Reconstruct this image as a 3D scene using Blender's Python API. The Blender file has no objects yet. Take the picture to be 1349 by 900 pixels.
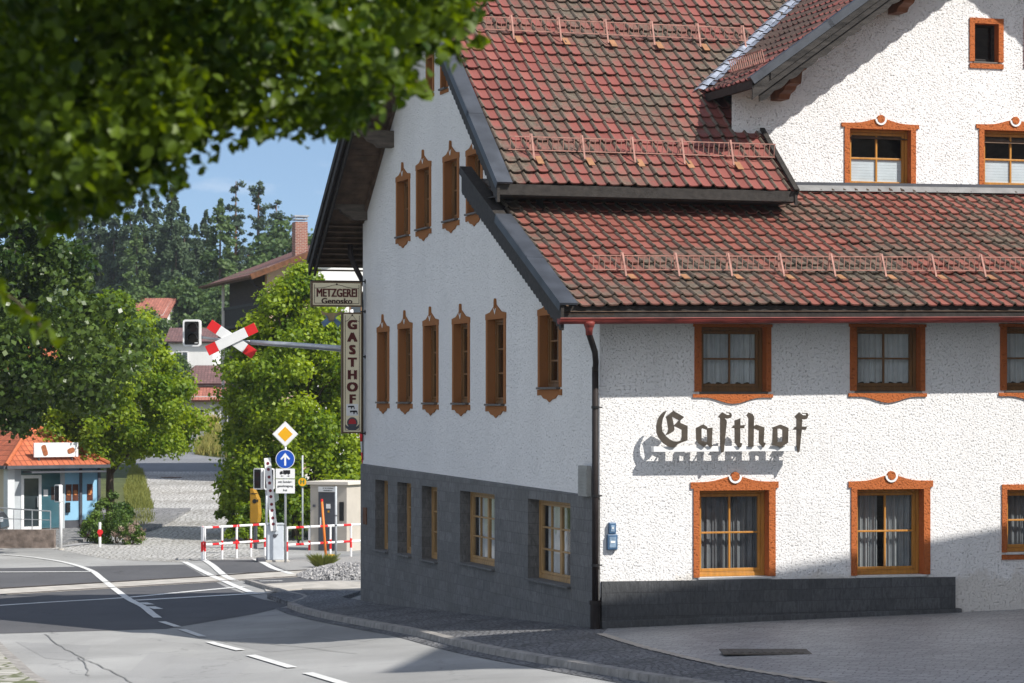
import bpy, bmesh, math, random
import numpy as np
from mathutils import Vector, Matrix
random.seed(7); RNG = np.random.default_rng(7)
SC = bpy.context.scene
COL = SC.collection
rad = math.radians
# ------------------------------------------------------------------ camera frame: metres, camera at x=0,y=0, eye height 3.6
F, CX, HY, EYE = 3490.0, 674.5, 530.0, 3.6
def at(px, py, Y):                       # point seen at photo pixel px,py standing Y metres away
    return Vector(((px-CX)*Y/F, Y, EYE-(py-HY)*Y/F))
# inn frame: corner C, x along the front, y along the gable side
CXW, CYW, ROT = 1.39, 42.0, math.atan2(.2955, .9553)
CA, SA = math.cos(ROT), math.sin(ROT)
def onA(px, py, x=0.0):                  # photo pixel -> (y along gable wall, z)
    k = (px-CX)/F
    y = (CXW+CA*x - k*(CYW+SA*x))/(SA+k*CA)
    Y = CYW+SA*x+CA*y
    return y, EYE-(py-HY)*Y/F
def onB(px, py, y=0.0):                  # photo pixel -> (x along front wall, z)
    k = (px-CX)/F
    x = (k*(CYW+CA*y)-CXW+SA*y)/(CA-k*SA)
    Y = CYW+SA*x+CA*y
    return x, EYE-(py-HY)*Y/F
def loc2w(x, y, z): return Vector((CXW+CA*x-SA*y, CYW+SA*x+CA*y, z))
# ------------------------------------------------------------------ ground profile
PROF = [(-80,1.2),(20,.45),(30,.27),(42,-.10),(57,-.57),(70,-1.0),(82,-1.25),(95,-1.38),(105,-1.2),(120,-.75),(150,.1),(180,1.0),(220,2.3),(300,6),(420,18),(900,30)]
PX_, PY_ = [p[0] for p in PROF], [p[1] for p in PROF]
def g(X, Y):
    z = float(np.interp(Y, PX_, PY_))
    c = float(np.interp(Y, [55, 72], [1, 0]))
    z += c*(-.05*min(max(1-X, 0), 6) + .028*min(max(X-1, 0), 10))
    return z
def G(px, py, off=0.0):                  # photo pixel -> ground point
    lo, hi = 22.0, 400.0
    f = lambda Y: (g((px-CX)*Y/F, Y)+off) - (EYE-(py-HY)*Y/F)
    prev = 22.0; Y = prev
    while Y < hi:
        Y2 = Y*1.01
        if f(Y2) > 0 >= f(Y) or (f(Y) > 0 and Y == 22.0):
            a, b = Y, Y2
            for _ in range(40):
                m = (a+b)/2
                if f(m) > 0: b = m
                else: a = m
            Y = a; break
        Y = Y2
    X = (px-CX)*Y/F
    return Vector((X, Y, g(X, Y)+off))
# ------------------------------------------------------------------ mesh builder
class MB:
    def __init__(s): s.v=[]; s.f=[]; s.m=[]; s.uv=None
    def add(s, vs, fs, mi=0):
        o=len(s.v); s.v += [tuple(p) for p in vs]; s.f += [tuple(i+o for i in f) for f in fs]; s.m += [mi]*len(fs)
    def quad(s, a,b,c,d, mi=0): s.add([a,b,c,d],[(0,1,2,3)],mi)
    def box(s, x0,x1,y0,y1,z0,z1, mi=0, fn=None):
        vs=[(x,y,z) for x in (x0,x1) for y in (y0,y1) for z in (z0,z1)]
        if fn: vs=[fn(*p) for p in vs]
        s.add(vs,[(0,1,3,2),(4,6,7,5),(0,4,5,1),(2,3,7,6),(0,2,6,4),(1,5,7,3)],mi)
    def prism(s, poly, d0, d1, fn, mi=0):       # poly of (u,v), fn(u,v,d)->xyz
        n=len(poly)
        vs=[fn(u,v,d0) for u,v in poly]+[fn(u,v,d1) for u,v in poly]
        fs=[tuple(range(n-1,-1,-1)), tuple(range(n,2*n))]+[(i,(i+1)%n,n+(i+1)%n,n+i) for i in range(n)]
        s.add(vs,fs,mi)
    def tube(s, pts, r, n=8, mi=0, caps=True):
        pts=[Vector(p) for p in pts]; rs = r if isinstance(r,(list,tuple)) else [r]*len(pts)
        rings=[]; up=None
        for i,p in enumerate(pts):
            d=(pts[min(i+1,len(pts)-1)]-pts[max(i-1,0)]).normalized()
            if up is None:
                up = Vector((0,0,1)) if abs(d.z)<.9 else Vector((1,0,0))
            a=d.cross(up).normalized(); b=a.cross(d).normalized(); up=b
            rings.append([p+rs[i]*(math.cos(2*math.pi*k/n)*a+math.sin(2*math.pi*k/n)*b) for k in range(n)])
        vs=[q for rg in rings for q in rg]
        fs=[(i*n+k,i*n+(k+1)%n,(i+1)*n+(k+1)%n,(i+1)*n+k) for i in range(len(pts)-1) for k in range(n)]
        if caps: fs += [tuple(range(n-1,-1,-1)), tuple((len(pts)-1)*n+k for k in range(n))]
        s.add(vs,fs,mi)
    def beam(s, p, q, w, h, mi=0):              # rectangular bar from p to q
        p=Vector(p); q=Vector(q); d=(q-p).normalized()
        up=Vector((0,0,1)) if abs(d.z)<.95 else Vector((0,1,0))
        a=d.cross(up).normalized()*w/2; b=a.cross(d).normalized()*h/2
        vs=[e+i*a+j*b for e in (p,q) for i,j in ((-1,-1),(1,-1),(1,1),(-1,1))]
        s.add(vs,[(0,1,2,3),(7,6,5,4),(0,4,5,1),(1,5,6,2),(2,6,7,3),(3,7,4,0)],mi)
    def disc(s, c, r, n, fn, d0, d1, mi=0):
        s.prism([(c[0]+r*math.cos(2*math.pi*k/n), c[1]+r*math.sin(2*math.pi*k/n)) for k in range(n)], d0, d1, fn, mi)
    def build(s, name, mats, parent=None, smooth=False, fix=True, bevel=0):
        me=bpy.data.meshes.new(name); me.from_pydata(s.v,[],s.f)
        if not isinstance(mats,(list,tuple)): mats=[mats]
        for m in mats: me.materials.append(m)
        if len(mats)>1: me.polygons.foreach_set('material_index', s.m)
        if fix:
            bm=bmesh.new(); bm.from_mesh(me); bmesh.ops.recalc_face_normals(bm,faces=bm.faces); bm.to_mesh(me); bm.free()
        if smooth: me.polygons.foreach_set('use_smooth',[True]*len(me.polygons))
        me.update()
        o=bpy.data.objects.new(name,me); COL.objects.link(o)
        if parent: o.parent=parent
        if bevel:
            md=o.modifiers.new('edge','BEVEL'); md.width=bevel; md.segments=2; md.limit_method='ANGLE'
        return o
def empty(name, loc, rz=0.0):
    o=bpy.data.objects.new(name,None); COL.objects.link(o); o.location=loc; o.rotation_euler=(0,0,rz); o.empty_display_size=.2
    return o
def tag(o, label, cat, group=None, kind=None):
    if label: o['label']=label
    if cat: o['category']=cat
    if group: o['group']=group
    if kind: o['kind']=kind
    return o
def structure(o, kind='structure'): o['kind']=kind; return o
def copy_tree(o, parent=None):
    c=o.copy(); COL.objects.link(c)
    if parent: c.parent=parent
    for ch in [q for q in bpy.data.objects if q.parent is o]: copy_tree(ch,c)
    return c
def spans(poly_holes, outline):
    pass
def wall_faces(mb, outline, holes, fn, mi=0, reveal=None, rmi=0):
    """planar wall from an outline (u,v) with rectangular holes (u0,u1,v0,v1), optional reveal depth"""
    bm=bmesh.new()
    bm.faces.new([bm.verts.new((u,v,0)) for u,v in outline])
    for i in (0,1):
        for c in sorted({round(h[j],4) for h in holes for j in (2*i,2*i+1)}):
            co=[0,0,0]; co[i]=c; no=[0,0,0]; no[i]=1
            bmesh.ops.bisect_plane(bm,geom=bm.verts[:]+bm.edges[:]+bm.faces[:],plane_co=co,plane_no=no,dist=1e-5)
    for f in bm.faces:
        c=f.calc_center_median()
        if any(h[0]<c.x<h[1] and h[2]<c.y<h[3] for h in holes): continue
        mb.add([fn(v.co.x,v.co.y,0) for v in f.verts],[tuple(range(len(f.verts)))],mi)
    bm.free()
    if reveal:
        for u0,u1,v0,v1 in holes:
            for (a,b),(c,d) in (((u0,v0),(u0,v1)),((u0,v1),(u1,v1)),((u1,v1),(u1,v0)),((u1,v0),(u0,v0))):
                mb.quad(fn(a,b,0),fn(c,d,0),fn(c,d,reveal),fn(a,b,reveal),rmi)
def sheet(name, pts, off, mat, kind='structure', skirt=0.0, step=1.0):
    """ground-following sheet: plan polygon (x,y), cut on the metre grid"""
    bm=bmesh.new()
    bm.faces.new([bm.verts.new((p[0],p[1],0)) for p in pts])
    bmesh.ops.triangulate(bm,faces=bm.faces[:])
    for i in (0,1):
        lo=min(p[i] for p in pts); hi=max(p[i] for p in pts)
        c=math.ceil(lo)
        while c<hi:
            co=[0,0,0]; co[i]=c; no=[0,0,0]; no[i]=1
            if (i==0 and -30<=c<=30) or (i==1):
                bmesh.ops.bisect_plane(bm,geom=bm.verts[:]+bm.edges[:]+bm.faces[:],plane_co=co,plane_no=no,dist=1e-5)
            c+=1
    for v in bm.verts: v.co.z=g(v.co.x,v.co.y)+off
    if skirt:
        be=[e for e in bm.edges if e.is_boundary]
        r=bmesh.ops.extrude_edge_only(bm,edges=be)
        for v in r['geom']:
            if isinstance(v,bmesh.types.BMVert): v.co.z-=skirt
    bmesh.ops.recalc_face_normals(bm,faces=bm.faces[:])
    for f in bm.faces:
        if f.normal.z<-.5: f.normal_flip()
    me=bpy.data.meshes.new(name); bm.to_mesh(me); bm.free(); me.materials.append(mat)
    o=bpy.data.objects.new(name,me); COL.objects.link(o)
    if kind: o['kind']=kind
    return o
def smooth_line(pts, n=6):
    P=[Vector((p[0],p[1])) for p in pts]; out=[]
    for i in range(len(P)-1):
        p0=P[max(i-1,0)];p1=P[i];p2=P[i+1];p3=P[min(i+2,len(P)-1)]
        for k in range(n):
            t=k/n
            out.append(.5*((2*p1)+(p2-p0)*t+(2*p0-5*p1+4*p2-p3)*t*t+(3*p1-p0-3*p2+p3)*t**3))
    out.append(P[-1]); return out
def strip_poly(pts, w0, w1):
    """offset a plan polyline to left (w0) and right (w1)"""
    L=[];R=[]
    for i,p in enumerate(pts):
        d=(pts[min(i+1,len(pts)-1)]-pts[max(i-1,0)]).normalized(); n=Vector((-d.y,d.x))
        L.append(p+n*w0); R.append(p-n*w1)
    return L+R[::-1]
# ------------------------------------------------------------------ materials
def newmat(name):
    m=bpy.data.materials.new(name); m.use_nodes=True; nt=m.node_tree; b=nt.nodes['Principled BSDF']
    return m,nt,b
def N(nt,t,**k):
    n=nt.nodes.new(t)
    for a,v in k.items():
        if a in n.inputs: n.inputs[a].default_value=v
        else: setattr(n,a,v)
    return n
def ramp(nt, fac, stops):
    r=nt.nodes.new('ShaderNodeValToRGB'); e=r.color_ramp.elements
    while len(e)<len(stops): e.new(.5)
    for i,(p,c) in enumerate(stops): e[i].position=p; e[i].color=(*c,1) if len(c)==3 else c
    nt.links.new(fac,r.inputs[0]); return r.outputs[0]
def mixc(nt, fac, a, b, mode='MIX'):
    n=nt.nodes.new('ShaderNodeMix'); n.data_type='RGBA'; n.blend_type=mode
    for sock,val in ((n.inputs[0],fac),(n.inputs[6],a),(n.inputs[7],b)):
        if hasattr(val,'is_linked') or isinstance(val,bpy.types.NodeSocket): nt.links.new(val,sock)
        else: sock.default_value = val if isinstance(val,(int,float)) else (*val,1)
    return n.outputs[2]
def coords(nt, scale=(1,1,1), kind='Object'):
    tc=nt.nodes.new('ShaderNodeTexCoord'); mp=nt.nodes.new('ShaderNodeMapping'); mp.inputs['Scale'].default_value=scale
    nt.links.new(tc.outputs[kind],mp.inputs[0]); return mp.outputs[0]
def noise(nt, vec, scale, detail=4, rough=.55):
    n=nt.nodes.new('ShaderNodeTexNoise'); n.inputs['Scale'].default_value=scale; n.inputs['Detail'].default_value=detail; n.inputs['Roughness'].default_value=rough
    nt.links.new(vec,n.inputs['Vector']); return n.outputs['Fac']
def bump(nt, b, height, strength=.5, dist=.01, prev=None):
    n=nt.nodes.new('ShaderNodeBump'); n.inputs['Strength'].default_value=strength; n.inputs['Distance'].default_value=dist
    nt.links.new(height,n.inputs['Height'])
    if prev: nt.links.new(prev,n.inputs['Normal'])
    nt.links.new(n.outputs[0],b.inputs['Normal']); return n.outputs[0]
def M(name, col, rough=.7, var=.25, vs=6, metal=0, spec=.3, bmp=0, bs=60, stretch=(1,1,1)):
    """plain material with uneven tone and fine relief"""
    m,nt,b=newmat(name); v=coords(nt,stretch)
    n=noise(nt,v,vs,5)
    lo=tuple(c*(1-var) for c in col); hi=tuple(min(1,c*(1+var)) for c in col)
    nt.links.new(ramp(nt,n,[(.3,lo),(.7,hi)]),b.inputs['Base Color'])
    b.inputs['Roughness'].default_value=rough; b.inputs['Metallic'].default_value=metal; b.inputs['Specular IOR Level'].default_value=spec
    if bmp: bump(nt,b,noise(nt,v,bs,3),bmp,.01)
    return m
def roughcast(name, col, scale=26, strength=.9, dist=.03, dirt=None):
    m,nt,b=newmat(name); v=coords(nt)
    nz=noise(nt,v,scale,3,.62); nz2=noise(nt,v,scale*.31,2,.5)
    mx=N(nt,'ShaderNodeMath',operation='MULTIPLY_ADD'); nt.links.new(nz2,mx.inputs[0]); mx.inputs[1].default_value=.35
    pit=ramp(nt,nz,[(.28,(0,0,0)),(.42,(.80,.80,.80)),(.70,(1,1,1))]); nt.links.new(pit,mx.inputs[2])
    big=noise(nt,v,.8,5,.6); streak=noise(nt,coords(nt,(2.2,2.2,.25)),1.6,4)
    c=ramp(nt,big,[(.3,tuple(x*.93 for x in col)),(.65,col)])
    c2=mixc(nt,ramp(nt,streak,[(.5,(0,0,0)),(.8,(.35,.35,.35))]),c,dirt or tuple(x*.72 for x in col))
    sz=N(nt,'ShaderNodeSeparateXYZ'); nt.links.new(v,sz.inputs[0])
    zz=N(nt,'ShaderNodeMath',operation='MULTIPLY_ADD'); nt.links.new(noise(nt,v,2.2,5,.65),zz.inputs[0]); zz.inputs[1].default_value=-1.3; nt.links.new(sz.outputs[2],zz.inputs[2])
    c2=mixc(nt,ramp(nt,zz.outputs[0],[(-.9,(.35,.35,.35)),(.15,(0,0,0))]),c2,(col[0]*.60,col[1]*.53,col[2]*.42))
    c2=mixc(nt,ramp(nt,nz,[(.29,(.42,.42,.42)),(.40,(0,0,0))]),c2,tuple(x*.5 for x in col))  # pits darkened in the colour, standing in for shade between the grains
    nt.links.new(c2,b.inputs['Base Color'])
    b.inputs['Roughness'].default_value=.92; b.inputs['Specular IOR Level'].default_value=.15
    bump(nt,b,mx.outputs[0],strength,dist)
    return m
def glassmat(name, tint=(.94,.97,.97), base=.05):
    m=bpy.data.materials.new(name); m.use_nodes=True; nt=m.node_tree; nt.nodes.clear()
    out=N(nt,'ShaderNodeOutputMaterial'); tr=N(nt,'ShaderNodeBsdfTransparent'); tr.inputs[0].default_value=(*tint,1)
    gl=N(nt,'ShaderNodeBsdfGlossy',Roughness=.02); lw=N(nt,'ShaderNodeLayerWeight'); fr=N(nt,'ShaderNodeMath',operation='POWER'); nt.links.new(lw.outputs['Facing'],fr.inputs[0]); fr.inputs[1].default_value=4.0
    nz=noise(nt,coords(nt),2.0,2); bp=N(nt,'ShaderNodeBump',Strength=.06,Distance=.05); nt.links.new(nz,bp.inputs['Height']); nt.links.new(bp.outputs[0],gl.inputs['Normal'])
    ad=N(nt,'ShaderNodeMath',operation='ADD'); nt.links.new(fr.outputs[0],ad.inputs[0]); ad.inputs[1].default_value=base
    mx=N(nt,'ShaderNodeMixShader'); nt.links.new(ad.outputs[0],mx.inputs[0]); nt.links.new(tr.outputs[0],mx.inputs[1]); nt.links.new(gl.outputs[0],mx.inputs[2])
    nt.links.new(mx.outputs[0],out.inputs[0]); return m
def tilemat(name, red, lich, amount=.5):
    m,nt,b=newmat(name)
    at_=N(nt,'ShaderNodeAttribute',attribute_name='tile'); sp=N(nt,'ShaderNodeSeparateXYZ'); nt.links.new(at_.outputs['Vector'],sp.inputs[0])
    # x: random per tile, y: height on the roll, z: place down the tile
    v=coords(nt)
    base=ramp(nt,sp.outputs[0],[(0,tuple(c*.82 for c in red)),(.5,red),(.9,tuple(c*1.08 for c in red)),(1,(red[0]*1.15,red[1]*1.3,red[2]*1.25))])
    big0=noise(nt,v,.42,5,.62); bg_=N(nt,'ShaderNodeMath',operation='MULTIPLY_ADD'); nt.links.new(big0,bg_.inputs[0]); bg_.inputs[1].default_value=2.3; bg_.inputs[2].default_value=-.62; big=bg_.outputs[0]; mid=noise(nt,v,6,5,.65)
    s=N(nt,'ShaderNodeMath',operation='MULTIPLY_ADD'); nt.links.new(sp.outputs[1],s.inputs[0]); s.inputs[1].default_value=.52; nt.links.new(big,s.inputs[2])
    s2=N(nt,'ShaderNodeMath',operation='MULTIPLY_ADD'); nt.links.new(mid,s2.inputs[0]); s2.inputs[1].default_value=.36; nt.links.new(s.outputs[0],s2.inputs[2])
    f=ramp(nt,s2.outputs[0],[(.80-.16*amount,(0,0,0)),(1.10-.16*amount,(.9,.9,.9))])
    lc=ramp(nt,noise(nt,v,18,4),[(.3,tuple(c*.5 for c in lich)),(.7,tuple(c*1.15 for c in lich))])
    nt.links.new(mixc(nt,f,base,lc),b.inputs['Base Color'])
    b.inputs['Roughness'].default_value=.62; b.inputs['Specular IOR Level'].default_value=.3
    bump(nt,b,noise(nt,v,50,4),.35,.008)
    return m
def setts(name, c0, c1, joint, scale=8, jw=.06, bstr=.7, rough=.75, brick=False, tone=None):
    """stone setts or pavers in a joint, each stone with its own tone"""
    m,nt,b=newmat(name); v=coords(nt)
    wob=N(nt,'ShaderNodeTexNoise',Scale=.7); nt.links.new(v,wob.inputs['Vector'])
    vm=N(nt,'ShaderNodeVectorMath',operation='MULTIPLY_ADD'); nt.links.new(wob.outputs['Color'],vm.inputs[0]); vm.inputs[1].default_value=(.5,.5,0); nt.links.new(v,vm.inputs[2])
    if brick:
        br=N(nt,'ShaderNodeTexBrick',Scale=1.0); br.inputs['Brick Width'].default_value=.24; br.inputs['Row Height'].default_value=.16; br.inputs['Mortar Size'].default_value=.012
        br.inputs['Color1'].default_value=(0,0,0,1); br.inputs['Color2'].default_value=(1,1,1,1); br.inputs['Mortar'].default_value=(.5,.5,.5,1); br.inputs['Mortar Smooth'].default_value=.4
        mp=N(nt,'ShaderNodeMapping'); mp.inputs['Rotation'].default_value=(0,0,.3); nt.links.new(vm.outputs[0],mp.inputs[0]); nt.links.new(mp.outputs[0],br.inputs['Vector'])
        cell=br.outputs['Color']; edge=ramp(nt,br.outputs['Fac'],[(0,(1,1,1)),(1,(0,0,0))])
    else:
        a=N(nt,'ShaderNodeTexVoronoi',Scale=scale); nt.links.new(vm.outputs[0],a.inputs['Vector']); a.inputs['Randomness'].default_value=.55
        e=N(nt,'ShaderNodeTexVoronoi',Scale=scale,feature='DISTANCE_TO_EDGE'); nt.links.new(vm.outputs[0],e.inputs['Vector']); e.inputs['Randomness'].default_value=.55
        cell=a.outputs['Color']; edge=ramp(nt,e.outputs['Distance'],[(jw*.4,(0,0,0)),(jw*2.2,(1,1,1))])
    sv=N(nt,'ShaderNodeSeparateColor'); nt.links.new(cell,sv.inputs[0])
    stone=ramp(nt,sv.outputs[0],[(.1,c0),(.9,c1)])
    big=noise(nt,v,.35,4)
    stone=mixc(nt,ramp(nt,big,[(.35,(0,0,0)),(.7,(.5,.5,.5))]),stone,tone or tuple(x*.7 for x in c0))
    nt.links.new(mixc(nt,edge,joint,stone),b.inputs['Base Color'])
    b.inputs['Roughness'].default_value=rough
    n1=bump(nt,b,edge,bstr,.02); bump(nt,b,noise(nt,v,40,3),.3,.01,n1)
    return m
def asphalt(name, col, var=.3):
    m,nt,b=newmat(name); v=coords(nt)
    big=noise(nt,v,.25,5,.6); st=noise(nt,coords(nt,(.9,.12,1)),1.2,5,.6); fine=noise(nt,v,140,2)
    c=ramp(nt,big,[(.3,tuple(x*(1-var) for x in col)),(.7,tuple(x*(1+var*.6) for x in col))])
    c=mixc(nt,ramp(nt,st,[(.45,(0,0,0)),(.75,(.6,.6,.6))]),c,tuple(x*.72 for x in col))
    c=mixc(nt,ramp(nt,fine,[(.35,(.55,.55,.55)),(.6,(0,0,0))]),c,tuple(x*.55 for x in col))
    vo=N(nt,'ShaderNodeTexVoronoi',Scale=.28,feature='DISTANCE_TO_EDGE'); 
    wob=N(nt,'ShaderNodeTexNoise',Scale=1.3,Detail=5); nt.links.new(v,wob.inputs['Vector'])
    vm=N(nt,'ShaderNodeVectorMath',operation='MULTIPLY_ADD'); nt.links.new(wob.outputs['Color'],vm.inputs[0]); vm.inputs[1].default_value=(1.2,1.2,0); nt.links.new(v,vm.inputs[2]); nt.links.new(vm.outputs[0],vo.inputs['Vector'])
    cr=ramp(nt,vo.outputs['Distance'],[(.001,(.5,.5,.5)),(.005,(0,0,0))])
    c=mixc(nt,cr,c,tuple(x*.3 for x in col))
    nt.links.new(c,b.inputs['Base Color']); b.inputs['Roughness'].default_value=.85; b.inputs['Specular IOR Level'].default_value=.25
    bump(nt,b,fine,.35,.006)
    return m
def leafmat(name, c0, c1, trans=.35, gloss=.45):
    m=bpy.data.materials.new(name); m.use_nodes=True; nt=m.node_tree; nt.nodes.clear()
    out=N(nt,'ShaderNodeOutputMaterial')
    a=N(nt,'ShaderNodeAttribute',attribute_name='tone')
    col=ramp(nt,a.outputs['Fac'],[(0,c0),(1,c1)])
    d=N(nt,'ShaderNodeBsdfPrincipled'); nt.links.new(col,d.inputs['Base Color']); d.inputs['Roughness'].default_value=gloss; d.inputs['Specular IOR Level'].default_value=.35
    t=N(nt,'ShaderNodeBsdfTranslucent'); h=N(nt,'ShaderNodeHueSaturation',Value=1.5,Saturation=1.1); h.inputs['Hue'].default_value=.485
    nt.links.new(col,h.inputs['Color']); nt.links.new(h.outputs[0],t.inputs[0])
    mx=N(nt,'ShaderNodeMixShader'); mx.inputs[0].default_value=trans; nt.links.new(d.outputs[0],mx.inputs[1]); nt.links.new(t.outputs[0],mx.inputs[2]); nt.links.new(mx.outputs[0],out.inputs[0])
    return m

WHITE = roughcast('white roughcast', (.82,.81,.80), 32, 1.0, .026)
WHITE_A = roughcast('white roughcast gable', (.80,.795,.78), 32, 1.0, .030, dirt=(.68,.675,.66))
ORANGE = roughcast('orange painted roughcast', (.44,.13,.042), 32, .9, .025)
TRIM_A = roughcast('brown orange paint', (.30,.125,.045), 40, .4, .01)
WOOD = M('honey window wood', (.42,.19,.035), .45, .2, 3, spec=.4, bmp=.2, bs=30, stretch=(6,6,.7))
WOOD_D = M('brown window wood', (.17,.082,.026), .5, .25, 3, spec=.4, bmp=.2, bs=30, stretch=(6,6,.7))
WOOD_L = M('light oak wood', (.36,.22,.09), .5, .25, 3, spec=.4, bmp=.2, bs=30, stretch=(6,6,.7))
DARKWOOD = M('dark stained timber', (.028,.024,.021), .7, .4, 4, bmp=.4, bs=20, stretch=(3,3,3))
GREYWOOD = M('weathered grey timber', (.036,.032,.029), .8, .6, 2.2, bmp=.6, bs=25, stretch=(1,6,6))
BROWNWOOD = M('brown carved timber', (.13,.055,.025), .7, .4, 5, bmp=.4, bs=30)
SOFFIT = M('brown soffit boards', (.095,.062,.042), .8, .4, 4, bmp=.5, bs=15)
ZINC = M('dark zinc sheet', (.055,.062,.075), .55, .35, 2, metal=.35, spec=.5, bmp=.1, bs=8)
LEAD = M('bright lead flashing', (.36,.39,.45), .38, .35, 6, metal=.6, bmp=.7, bs=14)
REDGUT = M('weathered red gutter', (.19,.034,.027), .6, .7, 4, spec=.3, bmp=.15, bs=20, stretch=(.5,4,4))
DARKGUT = M('dark brown gutter', (.022,.017,.016), .6, .4, 4, spec=.2)
GUARD = M('rust pink snow guard', (.34,.175,.14), .7, .25, 9)
SLATE = None
def slate(name, c0, c1, joint):
    m,nt,b=newmat(name)
    tc=N(nt,'ShaderNodeTexCoord'); sp=N(nt,'ShaderNodeSeparateXYZ'); nt.links.new(tc.outputs['Object'],sp.inputs[0])
    ad=N(nt,'ShaderNodeMath',operation='ADD'); nt.links.new(sp.outputs[0],ad.inputs[0]); nt.links.new(sp.outputs[1],ad.inputs[1])
    cb=N(nt,'ShaderNodeCombineXYZ'); nt.links.new(ad.outputs[0],cb.inputs[0]); nt.links.new(sp.outputs[2],cb.inputs[1])
    br=N(nt,'ShaderNodeTexBrick',Scale=1.0); br.inputs['Brick Width'].default_value=.42; br.inputs['Row Height'].default_value=.19; br.inputs['Mortar Size'].default_value=.005
    br.inputs['Color1'].default_value=(0,0,0,1); br.inputs['Color2'].default_value=(1,1,1,1); br.inputs['Mortar'].default_value=(.4,.4,.4,1); br.inputs['Mortar Smooth'].default_value=.5
    br.offset_frequency=2; br.squash_frequency=3; br.squash=.7
    nt.links.new(cb.outputs[0],br.inputs['Vector'])
    sv=N(nt,'ShaderNodeSeparateColor'); nt.links.new(br.outputs['Color'],sv.inputs[0])
    v=tc.outputs['Object']; st=noise(nt,coords(nt,(2.2,2.2,.8)),9,6,.75); bg=noise(nt,v,1.1,4)
    c=ramp(nt,sv.outputs[0],[(0,c0),(1,c1)])
    c=mixc(nt,ramp(nt,st,[(.34,(.85,.85,.85)),(.56,(0,0,0))]),c,tuple(x*.5 for x in c0))
    c=mixc(nt,ramp(nt,noise(nt,coords(nt,(3,3,.9)),12,4,.7),[(.58,(0,0,0)),(.75,(.6,.6,.6))]),c,tuple(x*1.5 for x in c1))
    c=mixc(nt,ramp(nt,bg,[(.4,(0,0,0)),(.75,(.4,.4,.4))]),c,(c0[0]*.8,c0[1]*.78,c0[2]*.7))
    c=mixc(nt,br.outputs['Fac'],c,joint); nt.links.new(c,b.inputs['Base Color'])
    b.inputs['Roughness'].default_value=.7
    iv=N(nt,'ShaderNodeMath',operation='SUBTRACT'); iv.inputs[0].default_value=1; nt.links.new(br.outputs['Fac'],iv.inputs[1])
    n1=bump(nt,b,iv.outputs[0],.6,.012); bump(nt,b,st,1.0,.03,n1)
    return m
SLATE_A = slate('grey stone cladding', (.13,.13,.128), (.185,.185,.182), (.09,.09,.088))
SLATE_B = slate('blue grey stone cladding', (.070,.073,.078), (.112,.116,.122), (.048,.05,.053))
TILE_MAIN = tilemat('red roof tile', (.215,.068,.056), (.125,.114,.085), .86)
TILE_LOW = tilemat('orange red roof tile', (.225,.076,.058), (.128,.117,.089), .90)
TILE_CROSS = tilemat('maroon roof tile', (.17,.052,.044), (.06,.045,.035), .2)
GLASS = glassmat('window glass'); GLASS_D = glassmat('dark window glass',(.5,.55,.55),.05)
CURTAIN = M('white net curtain', (.62,.63,.64), .9, .1, 5)
CURTAIN_G = M('grey curtain', (.15,.155,.165), .9, .2, 5)
BLIND = M('white blind', (.56,.59,.62), .8, .08, 3)
BLACK = M('black paint', (.012,.012,.013), .5, .2, 8)
BRONZE = M('bronze brown letters', (.085,.07,.055), .45, .25, 8, metal=.3, spec=.5)
WHITEP = M('white paint', (.78,.78,.77), .5, .06, 4)
REDP = M('red paint', (.66,.02,.022), .45, .08, 4)
GALV = M('galvanised steel', (.48,.50,.52), .42, .15, 6, metal=.7)
GREYP = M('grey paint', (.42,.45,.47), .5, .1, 4)
DARKGREYP = M('dark grey paint', (.075,.078,.09), .5, .15, 3)
# =================================================================== GROUND, ROAD, LANE
GROUND = M('dry grass and soil', (.075,.09,.03), .9, .4, 1.5, bmp=.5, bs=20)
ASPH = asphalt('pale worn asphalt', (.345,.345,.335), .30)
ASPH_D = asphalt('new dark asphalt', (.105,.105,.11), .2)
ASPH_M = asphalt('lane asphalt', (.22,.225,.235), .2)
COBBLE = setts('sidewalk setts', (.11,.112,.12), (.22,.22,.225), (.04,.04,.04), 10.5, .06, .8)
COURT = setts('courtyard pavers', (.24,.242,.25), (.36,.36,.365), (.12,.12,.12), 8, .06, .8, .5, brick=True)
LANE = setts('lane setts', (.43,.425,.41), (.62,.61,.59), (.20,.19,.165), 5.2, .09, 1.0)
CORNER = setts('corner paving stones', (.33,.31,.28), (.44,.42,.38), (.12,.13,.06), 2.6, .05, .8, tone=(.28,.27,.2))
GRANITE = M('granite kerb', (.27,.255,.235), .8, .3, 5, bmp=.5, bs=40)
LINE = M('road marking white', (.62,.62,.60), .6, .14, 5)
CONC = M('pale concrete', (.40,.375,.335), .85, .25, 2.5, bmp=.3, bs=40, stretch=(1,1,1))
RAILM = M('worn rail steel', (.12,.10,.09), .4, .3, 6, metal=.6)
GRAVEL = M('grey gravel bed', (.27,.265,.255), .95, .45, 28, bmp=1.0, bs=26)
def ground():
    xs=[-600,-250,-120,-60]+list(range(-30,31))+[60,120,250,600]
    ys=[-80,-30,0,10]+list(range(20,151))+list(range(155,301,5))+[330,360,420,500,650,900]
    V=[(x,y,g(x,y)) for y in ys for x in xs]; nx=len(xs)
    Fc=[(j*nx+i,j*nx+i+1,(j+1)*nx+i+1,(j+1)*nx+i) for j in range(len(ys)-1) for i in range(nx-1)]
    me=bpy.data.meshes.new('ground'); me.from_pydata(V,[],Fc); me.materials.append(GROUND)
    o=bpy.data.objects.new('ground',me); COL.objects.link(o); structure(o)
ground()
def Gp(pts, off=0): return [tuple(G(x,y,off)[:2]) for x,y in pts]
far=[tuple(G(x,y)[:2]) for x,y in [(0,716),(60,717),(110,717),(160,708),(200,700),(330,700),(380,705),(480,715)]]
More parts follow.
